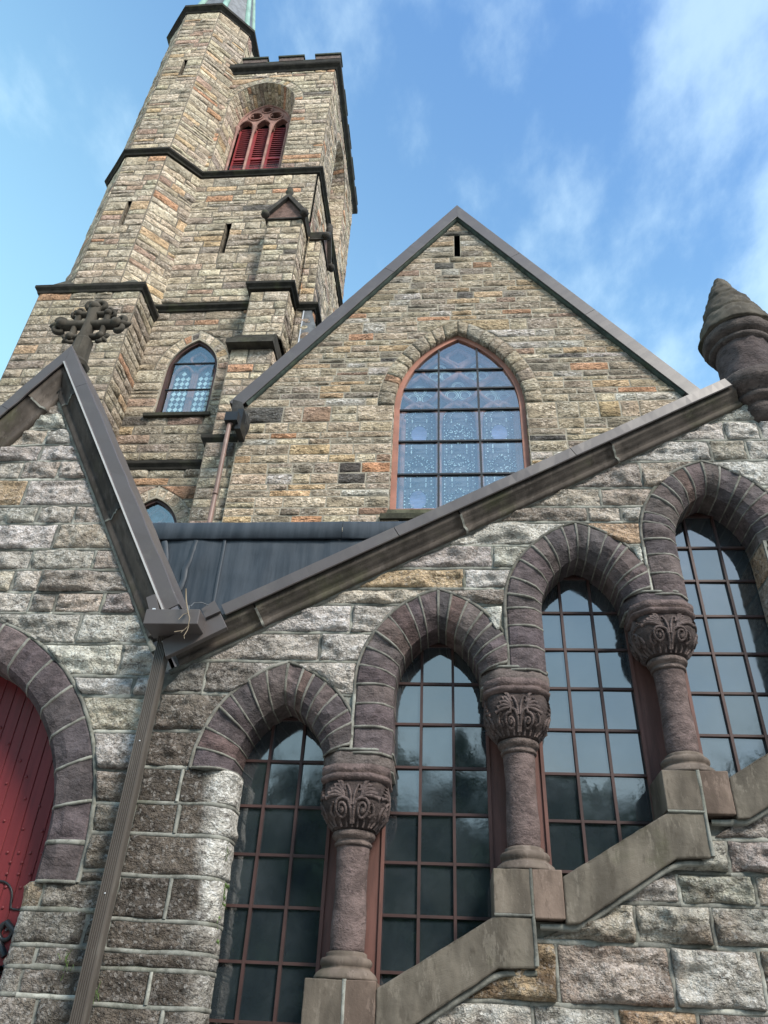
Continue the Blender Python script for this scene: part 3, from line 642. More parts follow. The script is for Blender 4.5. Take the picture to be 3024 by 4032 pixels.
for k in range(3):
    x0 = (AX[k] + AW + AX[k + 1] - AW) / 2; zt = ASP[k] + 0.018; hw = (AX[k + 1] - AW - AX[k] - AW) / 2
    # springer stone under the two arches
    mb = MB(); prof = [(hw + 0.003, zt - 0.0), (hw + 0.002, zt + 0.05), (hw + 0.004, zt + 0.115)]
    tn = tint_of(PAL_BROWN)
    mb.lathe([(hw + 0.008, zt + 0.004), (hw + 0.012, zt + 0.03), (hw + 0.01, zt + 0.08), (hw + 0.004, zt + 0.118)], x0, YF + 0.20, 48, tn, sqchamf, 0.010, 11)
    mb.build('springer', M['brown'], wing, True)
    mb = MB(); mb.lathe([(hw + 0.004, zt - 0.008), (hw + 0.013, zt - 0.006), (hw + 0.013, zt + 0.006), (hw + 0.004, zt + 0.008)], x0, YF + 0.20, 48, shape=sqchamf)
    mb.lathe([(hw + 0.002, zt + 0.110), (hw + 0.013, zt + 0.112), (hw + 0.013, zt + 0.127), (hw + 0.002, zt + 0.130)], x0, YF + 0.20, 48, shape=sqchamf)
    ribbon(mb, [(AX[k + 1] - AW - AT - 0.004, YF - 0.008, zt + 0.12), (AX[k + 1] - AW - AT - 0.004, YF - 0.008, zt + 0.5)], 0.024, 0.016)
    tag(mb.build('pointing', M['mortar'], wing, True), kind='stuff')
    tn = np.array([0.132, 0.100, 0.096, rng.random()]); zsh = zt - 0.45; zbt = zt - 1.035
    mb = MB(); n = 26; mb.lathe([(0.099 + 0.004 * math.sin(i * 0.3), zbt + (zsh - zbt) * i / n) for i in range(n + 1)], x0, YC, 32, tn, None, 0.0022, 16)
    col = mb.build('column', M['brown'], wing, True)
    mb = MB(); hz = zt - 0.375                                             # capital
    mb.lathe([(bell(t), hz + t * 0.27) for t in np.linspace(0, 1, 12)], x0, YC, 48, tn * np.array([0.5, 0.52, 0.52, 1]), sup, 0.004, 18)  # bell tinted darker than the carving: recess shade put into the colour
    carve(mb, x0, hz, 0.27, tn * np.array([0.85, 0.88, 0.88, 1]), k)
    mb.build('capital', M['brown'], col, True)
    mb = MB(); mb.lathe([(0.185, zt - 0.108), (0.206, zt - 0.10), (0.222, zt - 0.088), (0.224, zt - 0.072), (0.212, zt - 0.062), (0.209, zt - 0.055), (0.218, zt - 0.048), (0.220, zt - 0.006), (0.2, zt - 0.004)], x0, YC, 48, tn, sqchamf, 0.002, 20)
    mb.build('abacus', M['brown'], col, True)
    mb = MB(); mb.lathe([(0.10, zsh - 0.012), (0.114, zsh - 0.01), (0.118, zsh + 0.004), (0.108, zsh + 0.016), (0.112, zsh + 0.026), (0.130, zsh + 0.036), (0.136, zsh + 0.052), (0.130, zsh + 0.068), (0.11, zsh + 0.08)], x0, YC, 36, tn * np.array([1.1, 1.15, 1.1, 1]))
    mb.build('necking', M['brown'], col, True)
    mb = MB(); zp = zt - 1.175
    mb.lathe([(0.17, zp), (0.185, zp + 0.004), (0.184, zp + 0.016), (0.170, zp + 0.038), (0.148, zp + 0.055), (0.138, zp + 0.062), (0.142, zp + 0.07), (0.150, zp + 0.082), (0.150, zp + 0.10), (0.140, zp + 0.112), (0.122, zp + 0.117), (0.118, zp + 0.126), (0.118, zp + 0.138), (0.104, zp + 0.146)], x0, YC, 40, np.array([0.145, 0.118, 0.10, 0.4]), None, 0.002, 16)
    mb.build('base', M['tooled'], col, True)
    # the pedestal under it: two stones and a joint between them
    for (a, b, z0) in ((-0.205, 0.008, zp - 0.245), (0.02, 0.192, zp - 0.262)):
        mb = MB(); mb.box(x0 + a, x0 + b, 4.905, 5.30, z0 + 0.006, zp + 0.0)
        mb.t[-1][:] = np.append(np.array([0.142, 0.122, 0.10]) * rng.uniform(0.85, 1.15) * (np.array([1.05, 0.92, 0.92]) if a > 0 else 1), rng.random())
        o = mb.build('pedestal_stone', M['tooled'], wing); PEDS.append(o)
    mb = MB(); ribbon(mb, [(x0 + 0.014, 4.908, zp - 0.49), (x0 + 0.014, 4.905, zp + 0.003)], 0.021, 0.002); ribbon(mb, [(x0 - 0.205, 4.905, zp - 0.245), (x0 + 0.01, 4.905, zp - 0.245)], 0.016, 0.001)
    tag(mb.build('pointing', M['mortar'], wing, True), kind='stuff')
# raking sill stones
wear_tex = bpy.data.textures.new('wear', 'CLOUDS'); wear_tex.noise_scale = 0.09; wear_tex.noise_depth = 4
def wear(o, w=0.010, st_=0.010):
    bv = o.modifiers.new('bevel', 'BEVEL'); bv.width = w; bv.segments = 2; bv.limit_method = 'ANGLE'
    tr_ = o.modifiers.new('tri', 'TRIANGULATE'); sb = o.modifiers.new('sub', 'SUBSURF'); sb.subdivision_type = 'SIMPLE'; sb.levels = 5; sb.render_levels = 5
    d = o.modifiers.new('wear', 'DISPLACE'); d.texture = wear_tex; d.strength = st_; d.mid_level = 0.5; d.texture_coords = 'LOCAL'
for o in PEDS: wear(o, 0.006, 0.006)
for k in range(4):
    j0 = JP[k + 1]; z0 = JZ[k + 1]; zz = z0 - 0.0
    x = j0 - 0.475; 
    # polygon written for the window between column k-1 and k, shifted from the one measured at x 0.70 .. 1.53
    sx = (k - 2) * DX; sz = (k - 2) * DZ
    poly = [(0.644, 2.240), (0.72, 2.245), (1.31, 2.60), (1.522, 2.61), (1.522, 2.858), (1.300, 2.858), (0.644, 2.483)]
    mb = MB(); mb.prism([(a + sx, b + sz) for a, b in poly], FR, 0.088, -0.34, np.append(np.array([0.140, 0.124, 0.102]) * rng.uniform(0.9, 1.12), rng.random()))
    o = mb.build('sill_stone', M['tooled'], wing); wear(o)
    mb = MB(); ribbon(mb, [(a + sx, 4.955, b + sz) for a, b in [(0.50, 2.226), (0.70, 2.228), (0.80, 2.278), (1.25, 2.548), (1.34, 2.584), (1.52, 2.590)]], 0.030, 0.012); tag(mb.build('pointing', M['mortar'], wing, True), kind='stuff')

# --- windows
WX0 = -1.475; WP = 0.225; YG = 5.30
for k in range(4):
    xl = WX0 + 1.05 * k; zr = 3.23 + 0.581 * k; zb = 1.20 + DZ * k; top = ASP[k] + 0.62
    mb = MB()
    lw = 0.05 if k == 0 else 0.186; rw = 0.05 if k == 3 else 0.186
    mb.box(xl - lw, xl, YG - 0.035, YG + 0.05, zb, top); mb.box(xl + 3 * WP, xl + 3 * WP + rw, YG - 0.035, YG + 0.05, zb, top)
    mb.box(xl - 0.018, xl + 0.004, YG - 0.05, YG - 0.03, zb, top); mb.box(xl + 3 * WP - 0.004, xl + 3 * WP + 0.018, YG - 0.05, YG - 0.03, zb, top)
    mb.box(xl - lw, xl + 3 * WP + rw, YG + 0.055, YG + 0.07, zb, top)
    win = mb.build('window', M['board'], wing)
    rows = [zr + 0.30] + [zr - 0.302 * j for j in range(0, 8)]
    for c in (1, 2): MB().box(xl + c * WP - 0.0095, xl + c * WP + 0.0095, YG - 0.022, YG + 0.02, zb, top).build('glazing_bar', M['frame'], win)
    for z in rows: MB().box(xl, xl + 3 * WP, YG - 0.018, YG + 0.016, z - 0.0085, z + 0.0085).build('glazing_bar', M['frame'], win)
    for a, b in zip(rows[1:], rows[:-1]):
        for c in range(3):
            x0, x1 = xl + c * WP, xl + (c + 1) * WP; tx, tz = rng.normal(0, 0.0042, 2)
            v = [(x, YG + y + tx * (sx - 0.5) + tz * (sz_ - 0.5), z) for y in (0.0, 0.004) for (x, z, sx, sz_) in ((x0, a, 0, 0), (x1, a, 1, 0), (x1, b, 1, 1), (x0, b, 0, 1))]
            MB().add(v, [(0, 1, 2, 3), (7, 6, 5, 4), (0, 4, 5, 1), (1, 5, 6, 2), (2, 6, 7, 3), (3, 7, 4, 0)], (0.5, 0.5, 0.5, rng.random())).build('pane', M['glass'], win)

# --- return of the wall beside the highest window
jr = MB(); jr.box(AX[3] + AW + 0.004, AX[3] + AW + 0.03, 5.0, 5.34, 3.3, ASP[3]); jw = jr.build('jamb', M['mortar'], wing)
for za, zb in zip([3.3, 3.55, 3.8, 4.02, 4.3, 4.58], [3.55, 3.8, 4.02, 4.3, 4.58, ASP[3]]):
    v, f = stone_geo(((0.0, za), (0.30, za), (0.30, zb), (0.0, zb)), lambda u, v, h: (AX[3] + AW + 0.004 - h, 5.0 + u, v), 0.02, 0.012, 0.008, 0.03, 0.02, skirt=0.0); MB().add(v, f, pick(PAL_GRANITE)).build('stone', M['granite'], jw, True)
# --- copings and metal cappings
def rake_sweep(P0, P1, prof, n=2, wob=0.0, mx=None):
    """sweep profile [(a, y)] along the line P0->P1 (x,z); a is measured square to the line, upward"""
    P0 = np.array(P0, float); P1 = np.array(P1, float); d = (P1 - P0) / np.linalg.norm(P1 - P0); nrm = np.array([-d[1], d[0]])
    if nrm[1] < 0: nrm = -nrm
    G = np.zeros((n, len(prof), 3))
    for i, t in enumerate(np.linspace(0, 1, n)):
        p = P0 + (P1 - P0) * t
        for j, (a, y) in enumerate(prof): q = p + nrm * a; G[i, j] = (q[0], y, q[1])
    if wob: G = G + wob * vn(G * 7.0)[..., None]
    if mx is not None:
        for j in range(len(prof)): k = (mx - G[0, j, 0]) / d[0]; G[0, j, 0] = mx; G[0, j, 2] += k * d[1]
    return G
def solid_sweep(G, tint):
    m = MB(); m.grid(G, tint, wrap=True); n, b = G.shape[:2]
    m.f += [tuple(range(b)), tuple((n - 1) * b + j for j in range(b))[::-1]]; return m
def coping_run(P0, P1, cuts, parent, s=1.0, yo=0.0, mx=None):
    prof = [(0.03, 4.868), (-0.036 * s, 4.868), (-0.046 * s, 4.876), (-0.054 * s, 4.894), (-0.068 * s, 4.900), (-0.086 * s, 4.928), (-0.104 * s, 4.952), (-0.116 * s, 4.940), (-0.142 * s, 4.942), (-0.150 * s, 4.952), (-0.150 * s, 5.05), (0.03, 5.05)]
    prof = [(a, y + yo) for a, y in prof]
    P0 = np.array(P0, float); P1 = np.array(P1, float); ts = [0] + cuts + [1]; L = np.linalg.norm(P1 - P0); e = 0.004 / L
    for a, b in zip(ts[:-1], ts[1:]):
        G = rake_sweep(P0 + (P1 - P0) * (a + e), P0 + (P1 - P0) * (b - e), prof, max(3, int((b - a) * L / 0.08)), 0.0016, mx if a == 0 else None)
        solid_sweep(G, np.append(np.array([0.088, 0.075, 0.066]) * rng.uniform(0.88, 1.15), rng.random())).build('coping_stone', M['tooled'], parent, True)
    m = MB()
    for a in cuts:
        G = rake_sweep(P0 + (P1 - P0) * (a - e * 2.2), P0 + (P1 - P0) * (a + e * 2.2), [(p, y - 0.006) for p, y in prof[1:]], 3, 0.006); m.grid(G)
    if cuts: tag(m.build('pointing', M['mortar'], parent, True), kind='stuff')
def fascia_run(P0, P1, parent, hgt=0.10, y=4.84, back=5.5, joints=(), edge=False, name='metal_capping', mx=None):
    """one capping per length between joints: face with a small hem, and a top sheet"""
    P0 = np.array(P0, float); P1 = np.array(P1, float); ts = [0] + list(joints) + [1]
    for a, b in zip(ts[:-1], ts[1:]):
        p, q = P0 + (P1 - P0) * a, P0 + (P1 - P0) * (b - (0.0012 if b < 1 else 0))
        G = rake_sweep(p, q, [(-0.004, y - 0.006), (0.002, y - 0.010), (0.010, y), (hgt, y), (hgt + 0.006, y + 0.01), (hgt + 0.006, back), (hgt - 0.006, back), (hgt - 0.006, y + 0.012), (0.0, y + 0.012)], 24, 0.004, mx if a == 0 else None)
        solid_sweep(G, (0.5, 0.5, 0.5, 0)).build(name, M['flash'], parent)
    if edge:
        G = rake_sweep(P0, P1, [(-0.010, y - 0.013), (0.004, y - 0.015), (0.004, y - 0.008), (-0.010, y - 0.006)], 2); solid_sweep(G, (0.5, 0.5, 0.5, 0)).build('metal_hem', M['flash_edge'], parent)
def rz(x): return 5.002 + 0.545 * x
coping_run((-1.98, rz(-1.98)), (2.40, rz(2.40)), [0.13, 0.47, 0.75], wing)
mb = MB(); ribbon(mb, [(-1.98, 4.985, 4.842 - 1.98 * 0.549 - 0.006), (2.40, 4.985, 4.842 + 2.40 * 0.549 - 0.006)], 0.030, 0.012); tag(mb.build('pointing', M['mortar'], wing, True), kind='stuff')
fascia_run((-1.60, rz(-1.60)), (2.38, rz(2.38)), wing, 0.094, joints=(0.31, 0.66))

# --- finial at the top of the rake
FXx, FYy = 2.645, 5.05
mb = MB()
prof = [(0.02, 5.99), (0.10, 6.02), (0.15, 6.08), (0.165, 6.14), (0.15, 6.19), (0.17, 6.20), (0.20, 6.215), (0.215, 6.24), (0.205, 6.265), (0.20, 6.27), (0.24, 6.29), (0.285, 6.34), (0.30, 6.37), (0.30, 6.44), (0.285, 6.465), (0.235, 6.48)]
mb.lathe(prof, FXx, FYy, 32, (0.095, 0.078, 0.074, 0.3), None, 0.008, 9)
fin = mb.build('finial', M['brown'], wing, True)
mb = MB(); mb.lathe([(0.232, 6.44 + 0.45 * i / 16) for i in range(17)], FXx, FYy, 44, (0.085, 0.068, 0.068, 0.55), None, 0.014, 15); mb.build('drum', M['brown'], fin, True)
mb = MB(); mb.lathe([(0.20, 6.86), (0.235, 6.87), (0.262, 6.885), (0.268, 6.91), (0.255, 6.93), (0.25, 6.94), (0.288, 6.95), (0.306, 6.985), (0.310, 7.03), (0.30, 7.06), (0.28, 7.08)], FXx, FYy, 36, (0.09, 0.075, 0.07, 0.7), None, 0.006, 10); mb.build('moulded_ring', M['brown'], fin, True)
mb = MB(); mb.lathe([(0.295 * (1 - (i / 44) ** 1.12) + 0.035 - (0.016 if i % 14 == 12 else 0.0), 7.06 + 0.86 * i / 44) for i in range(45)] + [(0.01, 7.945)], FXx, FYy, 56, (0.085, 0.075, 0.06, 0.9), None, 0.015, 17); mb.build('cone', M['tooled'], fin, True)

# ================================================================ near facade: entrance porch
porch = empty('entrance_porch', (-3.6, 5.4, 0), 'near granite porch gable over the red arched door', 'building')
DA = Arch(-3.6, 1.02, 2.60, 1.30); DT = 0.30; ZJ = 2.38
def porch_reg(z):
    if z < 3.93: iv = [(-5.25, -2.03)]
    else:
        w = (6.43 - z) / 1.725 - 0.012
        iv = [(-3.59 - w, -3.59 + w)] if w > 0.02 else []
    if z > ZJ:
        e = DA.ext(z, DT + 0.012)
        if e > 0: iv = subtract(iv, -3.6 - e, -3.6 + e)
    else: iv = [(-2.93, -2.03)] + [(-5.25, -4.35)]
    return iv
def wrapL(u, v, h):
    u = np.asarray(u, float); v = np.asarray(v, float); h = np.asarray(h, float); r = 0.09; u0 = -2.53; th = np.clip((u0 - u) / r, 0, math.pi / 2); ex = np.maximum(0, u0 - u - r * math.pi / 2)
    x = np.where(u > u0, u, u0 - (r + h) * np.sin(th)); y = np.where(u > u0, YF - h, YF + r - (r + h) * np.cos(th) + ex)
    far = (u < -3.6) | (v > ZJ + 0.001)
    return np.where(far, u, x), np.where(far, YF - h, y), v + 0 * u
zP = [0, 0.25, 0.5, 0.7, 0.95, 1.15, 1.38, 1.58, 1.79, 1.93, 2.04, 2.23, 2.38, 2.45, 2.67, 2.85, 3.06, 3.32, 3.57, 3.72, 3.97, DA.apex(DT + 0.012), 4.40, 4.60, 4.79, 5.04, 5.22, 5.50, 5.70, 5.89, 6.07, 6.25, 6.42]
jP = [[]] * 8 + [[-2.47], [-2.42], [-2.16], [-2.48], [], [], [], [], [], [], [-2.22], [-2.36], [-2.75, -3.22], [-3.19, -2.99, -2.62], [-3.39, -3.17], [-3.30, -2.79], [-3.17], [-3.39, -3.07], [-3.57], [-3.68, -3.345], [-3.57], [-3.575], [], []]
st = Stones()
dk = stained(PAL_GRANITE, -2.1, 2.1, 0.5, 1.1, (0.10, 0.088, 0.073))
nz = zP.index(2.38)
qp = wall_stones(st, wrapL, porch_reg, zP[:nz + 1], PAL_GRANITE, joints=jP[:nz], lens=(0.35, 0.62), col=dk, **{**NEAR, 'bulge': 0.018, 'edge': 0.016, 'rough': 0.012})
qp += wall_stones(st, wrapL, porch_reg, zP[nz:], PAL_GRANITE, joints=jP[nz:], lens=(0.35, 0.62), col=dk, **{**NEAR, 'bulge': 0.038, 'rough': 0.018})
mb = MB()
zs_ = np.concatenate([np.linspace(0, ZJ, 80), np.linspace(ZJ + 0.002, 6.42, 135)])
for za, zb in zip(zs_[:-1], zs_[1:]):
    for (x0, x1) in porch_reg((za + zb) / 2):
        us = [x0, x1] if x0 > -2.6 or x0 < -3 or zb > ZJ else [x0, -2.6714, -2.65, -2.61, -2.57, -2.53, x1]
        for p, q in zip(us[:-1], us[1:]): mb.add([wrapL(p, za, 0.0), wrapL(q, za, 0.0), wrapL(q, zb, 0.0), wrapL(p, zb, 0.0)], [(0, 1, 2, 3)])
pw = mb.build('wall', M['mortar'], porch)
st.build(M['granite'], pw)
pointing([q for q in qp if q[0][0] > -2.6 or q[0][1] > 2.37], FR, porch, 0.030, 0.008)
mb = MB()
for q in [q for q in qp if not (q[0][0] > -2.6 or q[0][1] > 2.37) and q[0][0] > -3.5]:
    (a, z0), (b, _), (c, z1), (d, _) = q; us = np.linspace(a, b, 12); G = np.zeros((12, 4, 3)); wob = 0.006 * vn(np.stack([us * 5, np.full(12, z0 * 9), np.zeros(12)], -1))
    for k, (dz, h) in enumerate([(-0.016, -0.004), (-0.010, 0.008), (0.010, 0.007), (0.016, -0.004)]): G[:, k] = np.array([[float(t) for t in wrapL(u, z0 + dz + wv, h)] for u, wv in zip(us, wob)])
    mb.grid(G)
tag(mb.build('pointing', M['mortar'], porch, True), kind='stuff')
DPROF = [(DT, 0.06, 0), (DT, -0.004, 0.2), (DT - 0.02, -0.020, 0.7), (DT * 0.7, -0.026, 1), (DT * 0.45, -0.026, 1), (0.10, -0.020, 0.8), (0.05, -0.010, 0.3), (0.018, 0.03, 0.1), (0.0, 0.075, 0.06), (0.0, 0.20, 0.1), (0.0, 0.34, 0)]
mb = MB(); items = []
for side in (1, -1):
    ts = [-0.22] + list(np.linspace(0.0, 1, 9) + np.concatenate([[0], rng.uniform(-0.01, 0.01, 7), [0]]))
    for a, b in zip(ts[:-1], ts[1:]): items.append(voussoir(DA, side, a, b, DPROF, YF, na=9, amp=0.013, gap=0.006))
    for t in ts: arch_ribbon(mb, DA, side, t, DPROF, YF, None, 0.017)
    ribbon(mb, [(-3.6 + side * (1.02 + DT + 0.006), YF - 0.004, ZJ)] + [(float(DA.pt(side, DT + 0.006, t)[0]), YF - 0.004, float(DA.pt(side, DT + 0.006, t)[1])) for t in np.linspace(0, 1, 20)], 0.026, 0.016)
ar = mb.build('arch', M['mortar'], porch, True)
for v, f in items: MB().add(v, f, tint_of(PAL_BROWN)).build('voussoir', M['brown'], ar)
AX0, AZ0 = -3.575, 6.775
mb = MB()
for sg in (1, -1): ribbon(mb, [(-3.59, 4.985, 6.425), (-3.59 + sg * 1.46, 4.985, 6.425 - 1.46 * 1.725)], 0.036, 0.012)
tag(mb.build('pointing', M['mortar'], porch, True), kind='stuff')
coping_run((AX0, AZ0), (-2.02, AZ0 - 1.725 * (-2.02 - AX0)), [0.14, 0.62], porch, 1.22, mx=AX0)
coping_run((AX0, AZ0), (-5.25, AZ0 - 1.725 * (5.25 + AX0)), [0.14, 0.62], porch, 1.22, mx=AX0)
fascia_run((AX0 + 0.001, AZ0), (-2.06, AZ0 - 1.725 * (-2.06 - AX0)), porch, 0.112, joints=(0.13,), edge=True, mx=AX0 + 0.001)
fascia_run((AX0 - 0.001, AZ0), (-5.3, AZ0 - 1.725 * (5.3 + AX0)), porch, 0.112, joints=(0.2,), mx=AX0 - 0.001)
mb = MB(); s = 1.725
for sg in (1, -1):
    e = 1.62
    mb.add([(AX0, 5.3, AZ0 - 0.25), (AX0, 7.6, AZ0 - 0.25), (AX0 + sg * e, 7.6, AZ0 - 0.25 - s * e), (AX0 + sg * e, 5.3, AZ0 - 0.25 - s * e)], [(0, 1, 2, 3)])
    mb.add([(AX0, 5.3, AZ0 - 0.31), (AX0, 7.6, AZ0 - 0.31), (AX0 + sg * e, 7.6, AZ0 - 0.31 - s * e), (AX0 + sg * e, 5.3, AZ0 - 0.31 - s * e)], [(0, 1, 2, 3)])
mb.build('roof', M['roofing'], porch)
# door
door = empty('plank_door', (-3.6, 5.35, 0), 'red plank door with studs and black iron strap under the granite porch arch', 'door')
x = -4.62; n = 0
while x < -2.64:
    w = rng.uniform(0.082, 0.098); xm = x + w / 2; e = 0
    zt = 3.0
    for z in np.arange(2.4, 3.98, 0.02):
        if DA.ext(z, 0.03) > abs(xm + 3.6) - 0.04: zt = z
    b = MB(); b.prism([(x + 0.0015, 0.05), (x + w - 0.0015, 0.05), (x + w - 0.0015, zt), (x + 0.0015, zt)], front(5.33), 0.0, -0.03)
    o = b.build('plank', M['door'], door); bv = o.modifiers.new('bevel', 'BEVEL'); bv.width = 0.004; bv.segments = 1
    x += w
stud_me = None
for (x, z) in [(-3.20, 3.33), (-3.07, 3.21), (-2.99, 3.10), (-2.83, 2.90), (-2.92, 2.54), (-2.84, 2.54), (-2.88, 2.60), (-2.80, 2.60), (-2.72, 2.60), (-2.90, 2.39), (-2.80, 2.39), (-2.96, 2.60), (-3.0, 2.47), (-2.92, 2.47), (-2.84, 2.47), (-2.76, 2.47), (-2.98, 2.27), (-2.88, 2.27), (-2.78, 2.27), (-3.12, 3.05), (-2.95, 2.95), (-3.05, 2.80), (-2.9, 2.75), (-2.76, 2.74), (-3.3, 3.45), (-2.88, 2.12), (-2.74, 2.16)]:
    if stud_me is None:
        b = MB(); b.lathe([(0.011, 0), (0.0105, 0.004), (0.007, 0.008), (0.001, 0.0095)], 0, 0, 10); o = b.build('stud', M['door'], door, True); stud_me = o.data
    else: o = bpy.data.objects.new('stud', stud_me); link(o, door)
    o.rotation_euler = (R(90), 0, 0); o.location = (x, 5.3305, z)
b = MB()
c = [(-3.02, 2.425)] + [(-2.95 + 0.115 * math.sin(a) * 1.0, 2.31 + 0.115 * math.cos(a)) for a in np.linspace(0, math.pi / 2, 8)] + [(-2.825, 2.27), (-2.80, 2.262), (-2.66, 2.262)]
b.tube([(x, 5.327, z) for x, z in c], 0.0075, 6); b.build('panel_moulding', M['iron'], door, True)
b = MB()
def strap(b, cx, cz, m):
    pts = [(cx + 0.16, cz - 0.10 * m), (cx + 0.10, cz - 0.03 * m), (cx + 0.04, cz + 0.03 * m)]
    for i in range(16):
        w = i / 15; r = 0.062 * (1 - 0.75 * w); a = 1.9 + w * 6.8; pts.append((cx + 0.0 + r * math.cos(a), cz + (0.02 + r * math.sin(a)) * m))
    b.tube([(x, 5.322, z) for x, z in pts], np.concatenate([np.linspace(0.022, 0.018, 6), np.linspace(0.017, 0.010, len(pts) - 6)]), 8)
strap(b, -2.80, 2.11, 1); strap(b, -2.80, 1.80, -1); strap(b, -2.93, 2.10, 1); strap(b, -2.93, 1.82, -1)
b.prism([(-3.9, 1.925), (-3.0, 1.925), (-2.86, 1.945), (-2.78, 1.925), (-2.74, 2.0), (-2.70, 1.955), (-2.66, 1.97), (-2.66, 1.945), (-2.70, 1.93), (-2.74, 1.89), (-2.78, 1.95), (-2.86, 1.915), (-3.0, 1.895), (-3.9, 1.895)], front(5.33), 0.0, 0.014)
b.build('strap_hinge', M['iron'], door, True)

# ================================================================ wing roof behind the rake
ZR = lambda Y: 4.08 + (Y - 5.35) * 0.36
mb = MB(); mb.grid(np.array([[(x, Y, ZR(Y)) for x in np.linspace(-4.6, 3.6, 12)] for Y in np.linspace(5.36, 7.99, 6)])); mb.box(-4.6, 3.6, 8.02, 10.0, 6.7, 6.98)
roof = mb.build('membrane_roof', M['membrane'], wing, True)
mb = MB(); mb.grid(np.array([[(x, 8.0 + 0.022 * float(fbm([x * 1.6, z * 2.4, 1.0], 3)) + 0.008 * float(vn([x * 7, z * 1.5, 4.0])), z) for x in np.linspace(-4.6, 3.6, 150)] for z in np.linspace(4.95, 6.85, 26)])); mb.build('membrane_wall', M['membrane'], roof, True)
for a, b in ((-4.6, -1.33), (-1.325, 3.6)):
    m = MB(); G = np.array([[(x, 7.975 - 0.012 * (j in (1, 2)) + 0.006 * float(vn([x * 3, j, 5.0])), z) for j, z in enumerate((6.84, 6.85, 7.07, 7.10))] + [(x, 8.12, 7.11)] for x in np.linspace(a, b, 40)]); m.grid(G); m.build('roof_flashing', M['membrane'], roof, True)
for xs in (-2.82, -0.9):
    m = MB(); m.grid(np.array([[(xs + d + 0.008 * float(vn([z * 3, 2.0, 0.0])), 7.982 - h, z) for d, h in ((-0.02, -0.004), (-0.018, 0.0), (0.018, 0.0), (0.02, -0.004))] for z in np.linspace(4.95, 6.84, 16)])); m.build('roof_seam', M['membrane'], roof, True)
m = MB()
for pts in ([(-3.19, 6.83), (-3.22, 6.6), (-3.27, 6.42), (-3.25, 6.25), (-3.30, 6.0), (-3.28, 5.7)], [(-3.60, 6.82), (-3.55, 6.6), (-3.50, 6.35), (-3.42, 6.1), (-3.36, 5.8)]): ribbon(m, [(x, 7.975, z) for x, z in pts], 0.06, 0.002, wob=0.02)
m.build('tar_patch', M['membrane'], roof, True)

# ================================================================ gutter, downspouts, twig
dsp = empty('downspout', (-2.01, 4.87, 0), 'fluted brown metal downspout with box gutter between porch and stair wing', 'downspout')
m = MB(); pl = []
for i in range(6):
    c = -2.050 + 0.075 * (i + 0.5) / 6 * 1.0; pl += [(c - 0.006, 4.822), (c - 0.0035, 4.815), (c + 0.0025, 4.815), (c + 0.005, 4.822)]
pl = [(-2.054, 4.83)] + pl + [(-1.972, 4.83), (-1.969, 4.84), (-1.969, 4.89), (-2.057, 4.89), (-2.057, 4.84)]
G = np.array([[(x, y, z) for x, y in pl] for z in np.linspace(0.02, 3.97, 14)]); m.grid(G, wrap=True); m.build('pipe', M['pipe'], dsp)
m = MB(); m.box(-2.10, -1.715, 4.63, 4.86, 3.95, 4.065); o = m.build('gutter_box', M['flash'], dsp); bv = o.modifiers.new('bevel', 'BEVEL'); bv.width = 0.004
m = MB(); m.box(-2.09, -1.725, 4.645, 4.85, 4.0655, 4.067); m.build('gutter_lid', M['flash'], dsp)
m = MB(); m.prism([(-1.95, 3.775), (-1.555, 4.005), (-1.62, 4.115), (-2.0, 3.90)], front(4.80), 0.018, -0.03); o = m.build('gutter_apron', M['flash'], dsp); bv = o.modifiers.new('bevel', 'BEVEL'); bv.width = 0.003
m = MB(); m.prism([(-1.755, 4.135), (-1.672, 4.205), (-1.615, 4.12), (-1.715, 4.065)], front(4.77), 0.012, -0.06); m.build('corner_cap', M['flash'], dsp)
m = MB(); m.prism([(-2.20, 4.25), (-2.14, 4.28), (-2.08, 4.15), (-2.12, 4.07)], front(4.80), 0.0, -0.03); m.build('corner_cap', M['flash'], dsp)
m = MB(); m.prism([(-2.125, 4.066), (-2.045, 4.066), (-2.06, 4.10), (-2.075, 4.105), (-2.085, 4.13), (-2.105, 4.13)], front(4.74), 0.0, -0.02); m.build('zinc_bracket', M['zinc'], dsp)
m = MB(); m.tube([(-1.70, 4.73, 4.15), (-1.74, 4.70, 4.155), (-1.78, 4.66, 4.13), (-1.785, 4.62, 4.08)], 0.004, 6); m.box(-1.795, -1.778, 4.585, 4.592, 4.035, 4.07); m.build('heating_cable', M['slate'], dsp)
for z in (3.905, 3.2, 2.3): m = MB(); m.lathe([(0.005, 0), (0.004, 0.003), (0.001, 0.004)], 0, 0, 8); o = m.build('screw', M['zinc'], dsp); o.rotation_euler = (R(90), 0, 0); o.location = (-2.01, 4.8145, z)
m = MB()
for pts, r in (([(-1.825, 4.57, 4.19), (-1.80, 4.56, 4.10), (-1.79, 4.56, 4.06), (-1.765, 4.55, 3.99), (-1.745, 4.55, 3.95), (-1.75, 4.56, 3.90), (-1.78, 4.57, 3.875), (-1.84, 4.57, 3.86)], 0.006), ([(-1.765, 4.55, 3.99), (-1.79, 4.54, 3.975), (-1.82, 4.54, 3.94)], 0.004), ([(-1.75, 4.56, 3.90), (-1.745, 4.55, 3.86), (-1.76, 4.55, 3.82)], 0.004), ([(-1.76, 4.55, 3.82), (-1.752, 4.55, 3.80)], 0.003), ([(-1.78, 4.57, 3.875), (-1.79, 4.56, 3.85)], 0.003)):
    pts = np.array(pts) + rng.normal(0, 0.002, (len(pts), 3)); m.tube(pts, np.linspace(r, r * 0.5, len(pts)), 6)
tag(m.build('dry_twig', M['twig'], smooth=True), 'bare forked twig caught on the brown box gutter', 'twig')
